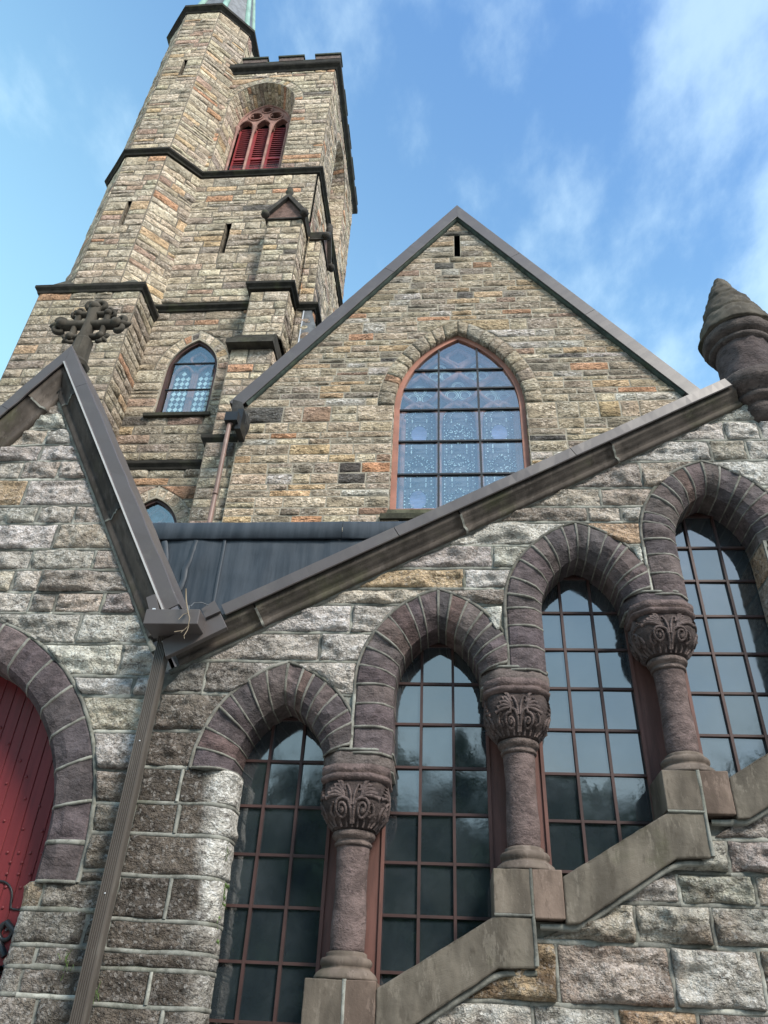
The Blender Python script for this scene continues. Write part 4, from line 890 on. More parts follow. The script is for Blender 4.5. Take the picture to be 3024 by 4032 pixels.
# plants rooted in the jamb of the first window
def sprig(x, y, z, n, label, grass=False):
    m = MB()
    for i in range(n):
        a = rng.uniform(0, 6.28); l = rng.uniform(0.02, 0.06); c = np.array([x + rng.normal(0, 0.018), y - 0.015 - abs(rng.normal(0, 0.012)), z + rng.normal(0, 0.035)])
        if grass: m.tube([c, c + np.array([math.cos(a) * 0.02, -0.012, 0.03]), c + np.array([math.cos(a) * l, -0.02, 0.02 + l * math.sin(a)])], [0.0022, 0.0018, 0.0006], 4)
        else:
            s = rng.uniform(0.010, 0.018); t = np.array([math.cos(a), -0.3, math.sin(a)]) * s; w = np.array([-math.sin(a), -0.2, math.cos(a)]) * s * 0.8; k = np.array([0, -0.004, 0])
            m.add([c - t, c - w * 0.9 + k, c + t, c + w * 0.9 + k, c + k * 2], [(0, 1, 4), (1, 2, 4), (2, 3, 4), (3, 0, 4)])
            m.tube([c, c + np.array([0.008, 0.018, -0.02])], 0.0012, 4)
    tag(m.build('wall_plant', M['leaf']), label, 'plant', 'plants rooted in the wall joints')
sprig(-1.405, 5.16, 2.40, 26, 'small green leafy plant rooted in the pale jamb beside the lowest window, the larger sprig')
sprig(-1.405, 5.13, 2.18, 15, 'tiny green leafy plant lower down the pale window jamb')
sprig(-1.41, 5.10, 2.56, 9, 'thin grass tuft at the top of the pale window jamb', True)
sprig(-1.98, 4.97, 1.80, 9, 'dry grass tuft in a mortar joint low on the dark stained wall', True)
sprig(-2.20, 4.96, 1.95, 9, 'grass tuft in a joint left of the fluted downspout', True)

# ================================================================ cross on the porch gable
cr = empty('floriated_cross', (-3.64, 5.1, 6.8), 'weathered brown stone floriated cross on the porch gable peak', 'cross')
ct = (0.072, 0.064, 0.052, 0.2); Yx = 5.1
m = MB(); m.lathe([(0.09, 6.70), (0.10, 6.85), (0.11, 6.93), (0.135, 6.96), (0.145, 7.0), (0.125, 7.03), (0.105, 7.06), (0.10, 7.2), (0.092, 7.34), (0.055, 7.38)], -3.645, Yx, 8, ct, None, 0.008, 9); m.build('post', M['tooled'], cr)
def bar(m, x0, z0, x1, z1, w, d):
    L = math.hypot(x1 - x0, z1 - z0); ux, uz = (x1 - x0) / L, (z1 - z0) / L; n = 7; G = []
    for i in range(n):
        t = i / (n - 1); k = 1 + 0.25 * abs(2 * t - 1) ** 2
        G.append([(x0 + (x1 - x0) * t - uz * a * w * k, Yx + b * d, z0 + (z1 - z0) * t + ux * a * w * k) for a, b in ((-1, -0.5), (-0.5, -1), (0.5, -1), (1, -0.5), (1, 0.5), (0.5, 1), (-0.5, 1), (-1, 0.5))])
    G = np.array(G); G += 0.004 * vn(G * 20)[..., None]; m.grid(G, ct, wrap=True)
def petal(m, x, z, dx_, dz_, L, w, curl=0.0):
    n = 9; pts = []; rad = []
    for i in range(n):
        t = i / (n - 1); a = curl * t * t; ex, ez = dx_ * math.cos(a) - dz_ * math.sin(a), dx_ * math.sin(a) + dz_ * math.cos(a)
        pts.append((x + ex * L * t, Yx - 0.02 * math.sin(t * 3), z + ez * L * t)); rad.append(w * (0.55 + 0.75 * math.sin(t * 2.4 + 0.2)) * (1 if i < n - 1 else 0.25))
    m.tube(pts, rad, 8, ct)
m = MB(); bar(m, -3.655, 7.36, -3.655, 7.84, 0.052, 0.055); bar(m, -3.93, 7.585, -3.36, 7.585, 0.045, 0.05); m.build('shaft_and_arms', M['tooled'], cr, True)
for (a, b, c, d) in ((-3.80, 7.42, -3.80, 7.74), (-3.49, 7.42, -3.49, 7.74), (-3.80, 7.745, -3.50, 7.745), (-3.80, 7.405, -3.50, 7.405)):
    m = MB(); bar(m, a, b, c, d, 0.026, 0.034); m.build('crossbar', M['tooled'], cr, True)
for (x, z, dx_, dz_, big) in ((-3.655, 7.83, 0, 1, 1), (-3.92, 7.585, -1, 0, 1), (-3.375, 7.585, 1, 0, 1), (-3.80, 7.745, -0.75, 0.66, 0), (-3.49, 7.745, 0.75, 0.66, 0), (-3.80, 7.405, -0.75, -0.66, 0), (-3.49, 7.405, 0.75, -0.66, 0)):
    m = MB(); s = 1.0 if big else 0.66; ax = np.array([dx_, dz_]) / math.hypot(dx_, dz_); sx_ = np.array([-ax[1], ax[0]]); o = np.array([x, z])
    n = 10; pts, rad = [], []
    for i in range(n):
        t = i / (n - 1); p = o + ax * 0.165 * s * t; pts.append((p[0], Yx, p[1])); rad.append(s * float(np.interp(t, [0, 0.25, 0.55, 0.8, 1.0], [0.026, 0.034, 0.046, 0.030, 0.004])))
    m.tube(pts, rad, 8, ct)
    for c in (1, -1):
        pts = []
        for i in range(14):
            t = i / 13; a = t * 4.6; r_ = 0.050 * s * (1 - 0.45 * t); cc = o + sx_ * c * 0.062 * s + ax * 0.045 * s
            p = cc + (-sx_ * c * math.cos(a) + ax * math.sin(a) * 1.0) * r_; pts.append((p[0], Yx - 0.012 * math.sin(a), p[1]))
        m.tube(pts, np.linspace(0.026, 0.034, 14) * s, 8, ct)
    petal(m, x - ax[0] * 0.02, z - ax[1] * 0.02, ax[0], ax[1], 0.06 * s, 0.05 * s)
    m.build('fleuron', M['tooled'], cr, True)

# ================================================================ main gable
gab = empty('church_gable', (0.24, 10.3, 0), 'tall rubble stone church gable with large pointed stained glass window', 'building')
YGB = 10.0; GF = front(YGB); GX = 0.24; GS = 1.385
GA = Arch(0.21, 1.15, 11.0, 1.85); GT = 0.29
def gable_reg(z, pad=0.004, t=GT):
    w = (16.36 - z) / GS
    if w <= 0.02: return []
    iv = [(max(-3.64, GX - w), min(4.25, GX + w))]
    if z > 8.62:
        e = GA.ext(z, t + pad if z > 11.0 else 0.01)
        if e > 0: iv = subtract(iv, 0.21 - e, 0.21 + e)
    if 15.11 < z < 15.83: iv = subtract(iv, 0.168, 0.29)
    return iv
st = Stones()
zg = zlist(6.8, 8.62, 0.2, 0.3) + zlist(8.62, 11.0, 0.12, 0.24)[1:] + zlist(11.0, GA.apex(GT + 0.012), 0.10, 0.22)[1:] + zlist(GA.apex(GT + 0.012), 15.11, 0.10, 0.22)[1:] + [15.29, 15.47, 15.65, 15.83] + zlist(15.83, 16.36, 0.12, 0.18)[1:]
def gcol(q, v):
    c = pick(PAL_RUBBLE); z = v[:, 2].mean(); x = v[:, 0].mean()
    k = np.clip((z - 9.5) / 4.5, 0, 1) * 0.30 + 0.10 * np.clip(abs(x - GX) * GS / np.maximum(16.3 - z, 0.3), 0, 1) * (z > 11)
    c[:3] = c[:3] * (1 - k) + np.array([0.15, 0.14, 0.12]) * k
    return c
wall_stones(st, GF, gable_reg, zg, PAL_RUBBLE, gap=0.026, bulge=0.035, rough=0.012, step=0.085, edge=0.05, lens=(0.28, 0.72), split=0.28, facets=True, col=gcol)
mb = backing(lambda z: gable_reg(z, -0.1), 6.8, 16.34, GF, 0.05, -0.002)
mb.add([(-3.64, 10.0, 6.8), (-3.64, 11.0, 6.8), (-3.64, 11.0, 10.95), (-3.64, 10.0, 10.95)], [(0, 1, 2, 3)])
gw = mb.build('wall', M['mortar_far'], gab)
for n in range(9):
    z0 = 6.9 + n * 0.45
    for u0 in (10.0, 10.5): 
        if z0 > 10.4: continue
        v, f = stone_geo(((u0, z0), (u0 + 0.5, z0), (u0 + 0.5, z0 + 0.45), (u0, z0 + 0.45)), lambda u, v, h: (-3.64 - h, u, v), 0.03, 0.03, 0.01, 0.1, 0.05, skirt=0.0); st.add(v, f, pick(PAL_RUBBLE))
st.build(M['rubble'], gw)
m = MB(); m.prism([(0.168, 15.11), (0.29, 15.11), (0.29, 15.83), (0.168, 15.83)], GF, -0.25, -0.26); 
for x0, x1 in ((0.155, 0.17), (0.288, 0.303)): m.box(x0, x1, 10.005, 10.25, 15.1, 15.84)
m.box(0.155, 0.303, 10.005, 10.3, 15.832, 15.85); m.box(0.155, 0.303, 10.005, 10.3, 15.09, 15.108)
m.build('slit_opening', M['void'], gab)
# ring of arch stones
GPROF = [(GT, 0.04, 0), (GT, 0.0, 0.1), (GT - 0.02, -0.020, 0.8), (GT * 0.5, -0.026, 1), (0.03, -0.022, 0.8), (0.0, 0.0, 0.2), (0.0, 0.15, 0)]
m = MB(); items = []
for side in (1, -1):
    ts = [-0.02] + list(np.linspace(0.0, 1, 11)[1:] + np.concatenate([rng.uniform(-0.02, 0.02, 9), [0]]))
    for a, b in zip(ts[:-1], ts[1:]): items.append(voussoir(GA, side, max(a, 0.001), b, GPROF, YGB, na=5, amp=0.006, gap=0.008))
    for z0, z1 in zip(np.linspace(8.75, 11.0, 9)[:-1], np.linspace(8.75, 11.0, 9)[1:]): items.append(voussoir(GA, side, z0 - 11.0, z1 - 11.0, [(0.03, 0.01, 0), (0.0, 0.0, 0.3), (0.0, 0.15, 0)], YGB, na=4, amp=0.01, gap=0.01))
for side in (1, -1): m.grid(np.array([[(float(GA.pt(side, q, t)[0]), YGB + y, float(GA.pt(side, q, t)[1])) for q, y in ((GT, 0.006), (0.02, 0.006), (0.012, 0.15))] for t in np.linspace(0, 1, 20)]))
ar = m.build('arch', M['mortar_far'], gab)
for v, f in items: MB().add(v, f, np.append(np.array(pick(PAL_RUBBLE)[:3]) * 0.62 + np.array([0.25, 0.225, 0.18]) * 0.25, rng.random())).build('voussoir', M['rubble'], ar, True)
# frame, tracery, stained glass, storm glazing
def ring_mesh(A, q0, q1, zb, y0, y1, n=16):
    m = MB(); a = A.outline(q0, zb, n); b = A.outline(q1, zb, n); G = np.array([[(p[0], y0, p[1]), (q[0], y0, q[1]), (q[0], y1, q[1]), (p[0], y1, p[1])] for p, q in zip(a, b)]); m.grid(G, wrap=True); return m
m = ring_mesh(GA, 0.0, -0.095, 8.72, 10.09, 10.22); m.box(0.21 - 1.15, 0.21 + 1.15, 10.085, 10.22, 8.70, 8.80); fr_ = m.build('window', M['frame_pink'], gab)
m = MB(); m.prism(GA.outline(-0.05, 8.75, 16), front(10.36), 0, -0.02); m.build('stained_glass', M['stain'], fr_)
def arch_top(A, q, x):
    r = A.R + q; d = abs(x - A.xc) + A.off
    return A.z + math.sqrt(max(0.0, r * r - d * d)) if d < r else A.z - 9
bx = [0.21 - 1.06, -0.155, 0.555, 0.21 + 1.06]; bz = [8.80, 9.52, 10.24, 10.97, 11.48, 11.96, 12.75]
for x in bx[1:3]: MB().box(x - 0.018, x + 0.018, 10.105, 10.15, 8.80, arch_top(GA, -0.06, x)).build('storm_bar', M['black'], fr_)
for z in bz[1:-1]:
    e = GA.ext(z, -0.06); MB().box(0.21 - e, 0.21 + e, 10.10, 10.145, z - 0.016, z + 0.016).build('storm_bar', M['black'], fr_)
for i in range(3):
    for j in range(6):
        xs = np.linspace(bx[i], bx[i + 1], 9); tops = [min(bz[j + 1], arch_top(GA, -0.06, x)) for x in xs]; ok = [(x, t) for x, t in zip(xs, tops) if t > bz[j] + 0.005]
        if len(ok) < 2: continue
        poly = [(ok[0][0], bz[j]), (ok[-1][0], bz[j])] + [(x, t) for x, t in ok[::-1]]
        MB().prism(poly, front(10.135), 0, -0.005).build('storm_pane', M['storm'], fr_)
m = MB(); YT = 10.26; LX = [-0.50, 0.20, 0.91]
def flat_rib(m, pts, w, y=YT, d=0.05, tint=(0.5, 0.5, 0.5, 0)):
    pts = np.array(pts, float); tg = np.gradient(pts, axis=0); tg /= np.linalg.norm(tg, axis=1)[:, None] + 1e-9; nn = np.stack([-tg[:, 1], tg[:, 0]], -1)
    G = np.array([[(p[0] - q[0] * w, y + d, p[1] - q[1] * w), (p[0] - q[0] * w * 0.8, y + d * 0.25, p[1] - q[1] * w * 0.8), (p[0], y, p[1]), (p[0] + q[0] * w * 0.8, y + d * 0.25, p[1] + q[1] * w * 0.8), (p[0] + q[0] * w, y + d, p[1] + q[1] * w)] for p, q in zip(pts, nn)]); m.grid(G, tint)
for x in (-0.155, 0.555): flat_rib(m, [(x, 8.8), (x, 9.9), (x, 11.05)], 0.05)
for x in (0.21 - 1.0, 0.21 + 1.0): flat_rib(m, [(x, 8.8), (x, 10.9)], 0.05)
for x in LX:
    a = Arch(x, 0.34, 10.86, 0.44); flat_rib(m, a.outline(0, 10.7, 9), 0.05)
def vesica(cx, cz, w, h):
    t = np.linspace(0, 1, 13); return [(cx + w * math.sin(math.pi * k) ** 1.2, cz - h + 2 * h * k) for k in t] + [(cx - w * math.sin(math.pi * k) ** 1.2, cz + h - 2 * h * k) for k in t[1:]]
for (cx, cz, w, h) in ((-0.5, 11.58, 0.34, 0.40), (0.20, 11.62, 0.36, 0.42), (0.91, 11.58, 0.34, 0.40), (-0.13, 12.08, 0.33, 0.38), (0.55, 12.08, 0.33, 0.38), (0.21, 12.45, 0.22, 0.22)): flat_rib(m, vesica(cx, cz, w, h), 0.045)
m.build('tracery', M['tracery'], fr_, True)
lead, pale = MB(), MB(); YL = 10.345
def ring2(cx, cz, rx, rz, n=26): return [(cx + rx * math.cos(a), YL, cz + rz * math.sin(a)) for a in np.linspace(0, 2 * math.pi, n)]
def dots(pts, s=0.012, every=1):
    for (x, y, z) in pts[::every]:
        r = s * rng.uniform(0.7, 1.35); a = rng.uniform(0, 1.5); c, d = r * math.cos(a), r * math.sin(a); pale.add([(x - c, y - 0.012, z - d), (x + d, y - 0.012, z - c), (x + c, y - 0.012, z + d), (x - d, y - 0.012, z + c)], [(0, 1, 2, 3)])
for li, x in enumerate(LX):
    hw = 0.27
    for s in (-1, 1):
        lead.tube([(x + s * hw, YL, 8.82), (x + s * hw, YL, 11.0)], 0.007, 4); lead.tube([(x + s * (hw - 0.07), YL, 8.82), (x + s * (hw - 0.07), YL, 11.0)], 0.004, 4)
        dots([(x + s * (hw + rng.choice([-0.015, -0.05])), YL, z) for z in np.arange(8.85, 11.1, 0.07)], 0.013)
    for z in np.arange(8.95, 11.1, 0.242): lead.tube([(x - hw - 0.02, YL, z), (x + hw + 0.02, YL, z)], 0.006, 4)
    for cz in (9.16, 9.88, 10.60):
        oval = (li != 1 and abs(cz - 9.88) > 0.1); 
        p = ring2(x, cz, 0.155, 0.205); lead.tube(p, 0.008, 4); dots(p, 0.013, 2)
        if oval: MB().prism([(a, c) for a, _, c in ring2(x, cz, 0.14, 0.19)[:-1]], front(YL), -0.003, 0.006).build('medallion', M['oval'], fr_)
        else:
            p = ring2(x, cz, 0.23, 0.15, 30); lead.tube(p, 0.006, 4); dots(p, 0.013, 2); p2 = [(x, YL, cz + 0.25), (x + 0.2, YL, cz), (x, YL, cz - 0.25), (x - 0.2, YL, cz), (x, YL, cz + 0.25)]
            lead.tube(p2, 0.006, 4); dots([tuple(np.array(a) + (np.array(b) - np.array(a)) * t) for a, b in zip(p2[:-1], p2[1:]) for t in (0.1, 0.3, 0.5, 0.7, 0.9)], 0.011)
            for q in range(26 if li == 1 else 12): dots([(x + rng.normal(0, 0.1), YL, cz + rng.normal(0, 0.09))], 0.012)
        for s in (-1, 1):
            for c in (0.0, 0.36): p = ring2(x + s * 0.05, cz + 0.18 + c, 0.19, 0.2, 20)[4:15]; lead.tube(p, 0.005, 4)
        dots([(x + s * 0.13, YL, cz + t * 0.30 + u * 0.03) for s in (-1, 1) for t in (-1, 1) for u in (-1, 0, 1)], 0.013)
    for a in np.linspace(0.25, math.pi - 0.25, 11): dots([(x + 0.24 * math.cos(a), YL, 10.98 + 0.30 * math.sin(a))], 0.015); dots([(x + 0.15 * math.cos(a), YL, 10.95 + 0.18 * math.sin(a))], 0.010)
for (cx, cz, k) in ((-0.5, 11.52, 1), (0.20, 11.60, 1), (0.91, 11.52, 1), (-0.13, 12.08, 0.9), (0.55, 12.08, 0.9)):
    for (ox, oz) in ((0, 0.13), (-0.12, -0.08), (0.12, -0.08)):
        for rr in (0.115, 0.085): pale.tube([(cx + k * (ox + rr * math.cos(a)), YL - 0.01, cz + k * (oz + rr * 1.05 * math.sin(a))) for a in np.linspace(0, 6.28, 16)], 0.0055, 4)
tag(lead.build('lead_cames', M['lead'], fr_), kind='stuff'); tag(pale.build('bright_glass_pieces', M['stain_pale'], fr_), kind='stuff')
m = MB(); m.box(-1.08, 1.5, 9.92, 10.12, 8.50, 8.60, (0.05, 0.05, 0.035, 0.1)); m.prism([(-1.0, 8.60), (1.42, 8.60), (1.38, 8.70), (-0.96, 8.70)], front(9.96), 0, -0.15, (0.10, 0.10, 0.07, 0.1)); m.build('sill_stone', M['dark'], gab)
# coping, metal capping, kneelers, roof slopes
ZA = 16.37
for sg, xe in ((1, 4.16), (-1, -3.70)):
    fascia_run((GX + sg * 0.001, ZA), (xe, ZA - abs(xe - GX) * GS), gab, 0.245, y=9.90, back=10.5, joints=(0.27, 0.60) if sg > 0 else (0.33,), mx=GX + sg * 0.001)
    G = rake_sweep((GX, ZA), (xe + sg * -0.1, ZA - abs(xe - sg * 0.1 - GX) * GS), [(0.02, 9.915), (-0.01, 9.92), (-0.03, 9.95), (-0.04, 9.98), (-0.04, 10.02), (0.02, 10.02)], 30, 0.003, GX); solid_sweep(G, (0.05, 0.068, 0.06, rng.random())).build('coping_stone', M['dark'], gab, True)
m = MB()
for sg in (1, -1):
    e = 4.05; m.add([(GX, 10.4, ZA + 0.1), (GX, 16, ZA + 0.1), (GX + sg * e, 16, ZA + 0.1 - GS * e), (GX + sg * e, 10.4, ZA + 0.1 - GS * e)], [(0, 1, 2, 3)])
m.build('roof', M['roofing'], gab)
for sg in (1, -1):
    o = (lambda x: x) if sg < 0 else (lambda x: 2 * GX - x)
    m = MB(); m.prism([(o(-3.80), 11.0), (o(-3.62), 10.93), (o(-3.58), 10.78), (o(-3.48), 10.66), (o(-3.47), 10.48), (o(-3.52), 10.30), (o(-3.60), 10.22), (o(-3.70), 10.50), (o(-3.78), 10.72)], front(9.78), 0, -0.30, (0.05, 0.05, 0.05, 0.2)); m.build('kneeler', M['dark'], gab)
dp2 = empty('painted_downspout', (-3.69, 9.6, 6.9), 'slim pinkish brown downspout with black leader head at the gable corner', 'downspout')
m = MB(); m.tube([(-3.66, 9.62, 10.30), (-3.69, 9.58, 10.22), (-3.69, 9.58, 9.7), (-3.69, 9.6, 8.8), (-3.69, 9.6, 7.0)], 0.04, 10); m.build('pipe', M['copper'], dp2, True)
m = MB(); m.box(-3.77, -3.55, 9.50, 9.78, 10.26, 10.45); m.box(-3.60, -3.50, 9.60, 9.95, 10.15, 10.6); o = m.build('leader_head', M['black'], dp2)
for z in (9.55, 8.75): m = MB(); m.lathe([(0.042, z), (0.047, z + 0.01), (0.047, z + 0.03), (0.042, z + 0.04)], -3.69, 9.59, 12); m.build('pipe_collar', M['copper'], dp2, True)

# ================================================================ mouldings that follow a plan line
def mould(path, prof, tint=(0.028, 0.026, 0.022, 0.3), closed=False, seg=0.4):
    """path: plan points (x,y), outward side on the right of the direction of travel; prof: (out, z)"""
    P = [np.array(p, float) for p in path]; n = len(P); G = []
    def nrm(a, b): d = (b - a) / np.linalg.norm(b - a); return np.array([d[1], -d[0]])
    for i in range(n):
        if closed: a, b = nrm(P[i - 1], P[i]), nrm(P[i], P[(i + 1) % n])
        else: a = nrm(P[i - 1], P[i]) if i else nrm(P[0], P[1]); b = nrm(P[i], P[i + 1]) if i < n - 1 else a
        m_ = (a + b) / (1 + float(a @ b)); G.append([(P[i][0] + m_[0] * o, P[i][1] + m_[1] * o, z) for o, z in prof])
    if closed: G.append(G[0])
    out = [G[0]]
    for a, b in zip(G[:-1], G[1:]):
        a, b = np.array(a), np.array(b); k = max(1, int(np.linalg.norm(b[0] - a[0]) / seg))
        for i in range(1, k + 1): out.append((a + (b - a) * i / k).tolist())
    m = MB(); Gn = np.array(out, float); Gn[1:-1] += 0.006 * vn(Gn[1:-1] * 5)[..., None]; m.grid(Gn, tint); return m
def str_prof(z, h, p): return [(-0.02, z - h * 0.15), (p * 0.35, z - h * 0.1), (p * 0.5, z + h * 0.12), (p * 0.95, z + h * 0.38), (p, z + h * 0.45), (p, z + h * 0.7), (p * 0.1, z + h), (-0.05, z + h)]

# ================================================================ tower
tow = empty('church_tower', (-5.3, 13.4, 0), 'tall square rubble stone bell tower with battlements and red louvred belfry', 'tower')
TXL, TXR, TY, TYB = -7.6, -3.27, 11.0, 15.8
BA = Arch(-5.29, 0.97, 23.95, 1.15); BT = 0.24
BS = Arch(13.4, 0.97, 23.95, 1.15)
LW = Arch(-5.29, 0.54, 13.05, 0.90); LT = 0.24
LW2 = Arch(-5.32, 0.54, 8.95, 0.80)
def t_up(z):
    iv = [(-6.5, TXR)]; e = BA.ext(z, BT + 0.012 if z > 23.95 else 0.0)
    return subtract(iv, -5.29 - e, -5.29 + e) if e > 0 and z > 20.35 else iv
def t_up_side(z):
    iv = [(TY, TYB)]; e = BS.ext(z, BT + 0.012 if z > 23.95 else 0.0)
    return subtract(iv, 13.4 - e, 13.4 + e) if e > 0 and z > 20.35 else iv
def t_mid(z):
    iv = [(-6.5, TXR - 0.03)]
    return subtract(iv, -5.36, -5.235) if 16.9 < z < 18.08 else iv
def t_mid_side(z): return [(TY + 0.02, TYB)]
def t_low(z):
    iv = [(-6.55, -3.4)]
    if z > 11.76:
        e = LW.ext(z, LT + 0.012 if z > 13.05 else 0.0)
        if e > 0: iv = subtract(iv, -5.29 - e, -5.29 + e)
    elif z < 10.4:
        e = LW2.ext(z, LT + 0.012)
        if e > 0: iv = subtract(iv, -5.32 - e, -5.32 + e)
    return iv
st = Stones(); FAR = dict(gap=0.032, bulge=0.036, rough=0.011, step=0.085, edge=0.035, lens=(0.32, 0.85), split=0.14, facets=True)
zU = zlist(20.40, 23.95, 0.17, 0.27) + zlist(23.95, BA.apex(BT + 0.012), 0.17, 0.26)[1:] + [25.5, 25.66]
zM = zlist(15.15, 16.9, 0.18, 0.28) + zlist(16.9, 18.08, 0.18, 0.26)[1:] + zlist(18.08, 20.06, 0.18, 0.28)[1:]
zL = zlist(8.0, LW2.apex(LT + 0.012), 0.18, 0.27) + zlist(LW2.apex(LT + 0.012), 10.44, 0.18, 0.25)[1:] + [10.62] + zlist(10.62, 11.76, 0.18, 0.27)[1:] + zlist(11.76, 13.05, 0.18, 0.28)[1:] + zlist(13.05, LW.apex(LT + 0.012), 0.18, 0.27)[1:] + zlist(LW.apex(LT + 0.012), 14.90, 0.18, 0.27)[1:]
wm = MB()
def face(fr, reg, zl, pal=PAL_TOWER, far=FAR, h=-0.002, col=None):
    wall_stones(st, fr, reg, zl, pal, col=col, **far); b = backing(reg, zl[0], zl[-1], fr, 0.06, h); wm.v += b.v; wm.t += b.t; wm.f += [tuple(i + wm.n for i in q) for q in b.f]; wm.n += b.n
face(front(TY), t_up, zU); face(rightf(TXR), t_up_side, zU)
face(front(TY - 0.02), t_mid, zM); face(rightf(TXR), t_mid_side, zM)
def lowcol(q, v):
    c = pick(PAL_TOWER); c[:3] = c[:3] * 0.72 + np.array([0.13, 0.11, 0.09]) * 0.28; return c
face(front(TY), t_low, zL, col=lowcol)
# plain flanks and back so the tower is closed
wm.add([(TXL, TYB, 8), (TXR, TYB, 8), (TXR, TYB, 25.7), (TXL, TYB, 25.7)], [(0, 1, 2, 3)]); wm.add([(TXL, 12, 8), (TXL, TYB, 8), (TXL, TYB, 25.7), (TXL, 12, 25.7)], [(0, 1, 2, 3)])
wm.add([(TXL, TY + 0.2, 25.9), (TXR, TY + 0.2, 25.9), (TXR, TYB, 25.9), (TXL, TYB, 25.9)], [(0, 1, 2, 3)])
wm.add([(TXR + 0.001, TY, 8), (TXR + 0.001, TYB, 8), (TXR + 0.001, TYB, 15.2), (TXR + 0.001, TY, 15.2)], [(0, 1, 2, 3)])
# buttress on the front: (x0,x1,front y,z0,z1)
for (x0, x1, y, z0, z1) in ((-4.15, -3.335, 10.52, 15.02, 17.42), (-4.16, -3.335, 10.46, 13.30, 14.78), (-4.24, -3.40, 10.27, 10.55, 12.82), (-4.26, -3.40, 10.15, 7.5, 10.32)):
    zl = zlist(z0, z1, 0.17, 0.27); face(front(y), lambda z, a=x0, b=x1: [(a, b)], zl, far={**FAR, 'lens': (0.25, 0.62), 'split': 0.0}, col=None if z0 > 10.4 else lowcol)
    face(rightf(x1), lambda z, a=y: [(a, 11.1)], zl, far={**FAR, 'lens': (0.3, 0.6), 'split': 0.0})
    wm.add([(x0, y, z0), (x0, 11.05, z0), (x0, 11.05, z1), (x0, y, z1)], [(0, 1, 2, 3)])
# buttress on the right flank
for (x1, y0, y1, z0, z1) in ((-2.955, 11.10, 11.9, 15.2, 17.42), (-2.92, 11.06, 11.94, 8.0, 14.95)):
    zl = zlist(z0, z1, 0.17, 0.27); face(front(y0), lambda z, b=x1: [(-3.40, b)], zl, far={**FAR, 'lens': (0.2, 0.4), 'split': 0.0})
    face(rightf(x1), lambda z, a=y0, b=y1: [(a, b)], zl, far={**FAR, 'split': 0.0}); wm.add([(TXR, y1, z0), (x1, y1, z0), (x1, y1, z1), (TXR, y1, z1)], [(0, 1, 2, 3)])
tw = wm.build('wall', M['mortar_tower'], tow)
# arch rings and deep reveals
def reveal(A, fr, yd, half2, rise2, spring2, zb, n, name, back_dy=0.0):
    """splayed reveal from the arch A at the wall face to a smaller arch yd behind"""
    B = Arch(A.xc, half2, spring2, rise2); b2 = MB()
    for side in (1, -1):
        tl = [(-1, z) for z in np.linspace(zb, A.z, 12)[:-1]] + [(t, 0) for t in np.linspace(0, 1, n)]
        pa, pb = [], []
        for (t, z) in tl:
            if t < 0: pa.append((A.xc + side * A.w, z)); pb.append((A.xc + side * half2, z + (spring2 - A.z) * (z - zb) / (A.z - zb)))
            else: pa.append(tuple(float(k) for k in A.pt(side, 0, t))); pb.append(tuple(float(k) for k in B.pt(side, 0, t)))
        for i in range(len(tl) - 1):
            m_ = 0.5 + rng.uniform(-0.2, 0.2)
            for (s0, s1) in ((0.0, m_), (m_, 1.0)) if rng.random() < 0.6 else ((0.0, 1.0),):
                e = 0.03; G = np.zeros((4, 4, 3)); bl = 0.02 * rng.uniform(0.4, 1.2)
                for a in range(4):
                    for c in range(4):
                        ta = e + (1 - 2 * e) * a / 3; tb = s0 + (s1 - s0) * (e + (1 - 2 * e) * c / 3)
                        p0 = np.array(pa[i]) * (1 - ta) + np.array(pa[i + 1]) * ta; p1 = np.array(pb[i]) * (1 - ta) + np.array(pb[i + 1]) * ta
                        p = p0 * (1 - tb) + p1 * tb; inn = np.array([A.xc, A.z - 0.2]) - p; inn /= np.linalg.norm(inn); k = bl if (0 < a < 3 and 0 < c < 3) else 0.0
                        p = p + inn * (k + 0.004 * rng.random()); G[a, c] = fr(p[0], p[1], -tb * yd)
                q = [(r * 4 + c, r * 4 + c + 1, (r + 1) * 4 + c + 1, (r + 1) * 4 + c) for r in range(3) for c in range(3)]
                st.add(G.reshape(-1, 3), q, pick(PAL_TOWER))
        G = np.array([[fr(p[0], p[1], 0.0), fr(q_[0], q_[1], -yd)] for p, q_ in zip(pa, pb)]); G = G + 0; 
        out_ = np.array([[fr(p[0] + side * 0.015, p[1] + 0.01, 0.0), fr(q_[0] + side * 0.015, q_[1] + 0.01, -yd)] for p, q_ in zip(pa, pb)]); b2.grid(out_)
    b2.build('reveal_bed', M['mortar_far'], tow)
    return B
def ring(A, fr, t, n, pal, parts, zb=None):
    for side in (1, -1):
        ts = np.linspace(0, 1, n)
        for a, b in zip(ts[:-1], ts[1:]):
            c = []
            for k, (q, tt) in enumerate(((0.0, a), (t, a), (t, b), (0.0, b))):
                x, z = A.pt(side, q, tt); c.append((float(x), float(z)))
            v, f = stone_geo((c[0], c[1], c[2], c[3]), fr, 0.02, 0.022, 0.006, 0.09, 0.04, skirt=0.0); parts.add(v, f, pick(pal))
        m_ = MB(); m_.grid(np.array([[fr(*[float(k) for k in A.pt(side, q, tt)], -0.002) for q in (-0.01, t + 0.02)] for tt in np.linspace(0, 1, 16)])); m_.build('arch_bed', M['mortar_far'], tow)
ring(BA, front(TY), BT, 13, PAL_TOWER, st); ring(BS, rightf(TXR), BT, 13, PAL_TOWER, st)
BB = reveal(BA, front(TY), 0.55, 0.79, 1.12, 23.70, 20.35, 14, 'belfry')
sd_fr = rightf(TXR); reveal(BS, sd_fr, 0.55, 0.79, 1.12, 23.70, 20.35, 14, 'belfry')
ring(LW, front(TY), LT, 8, PAL_TOWER, st); ring(LW2, front(TY), LT, 8, PAL_TOWER, st)
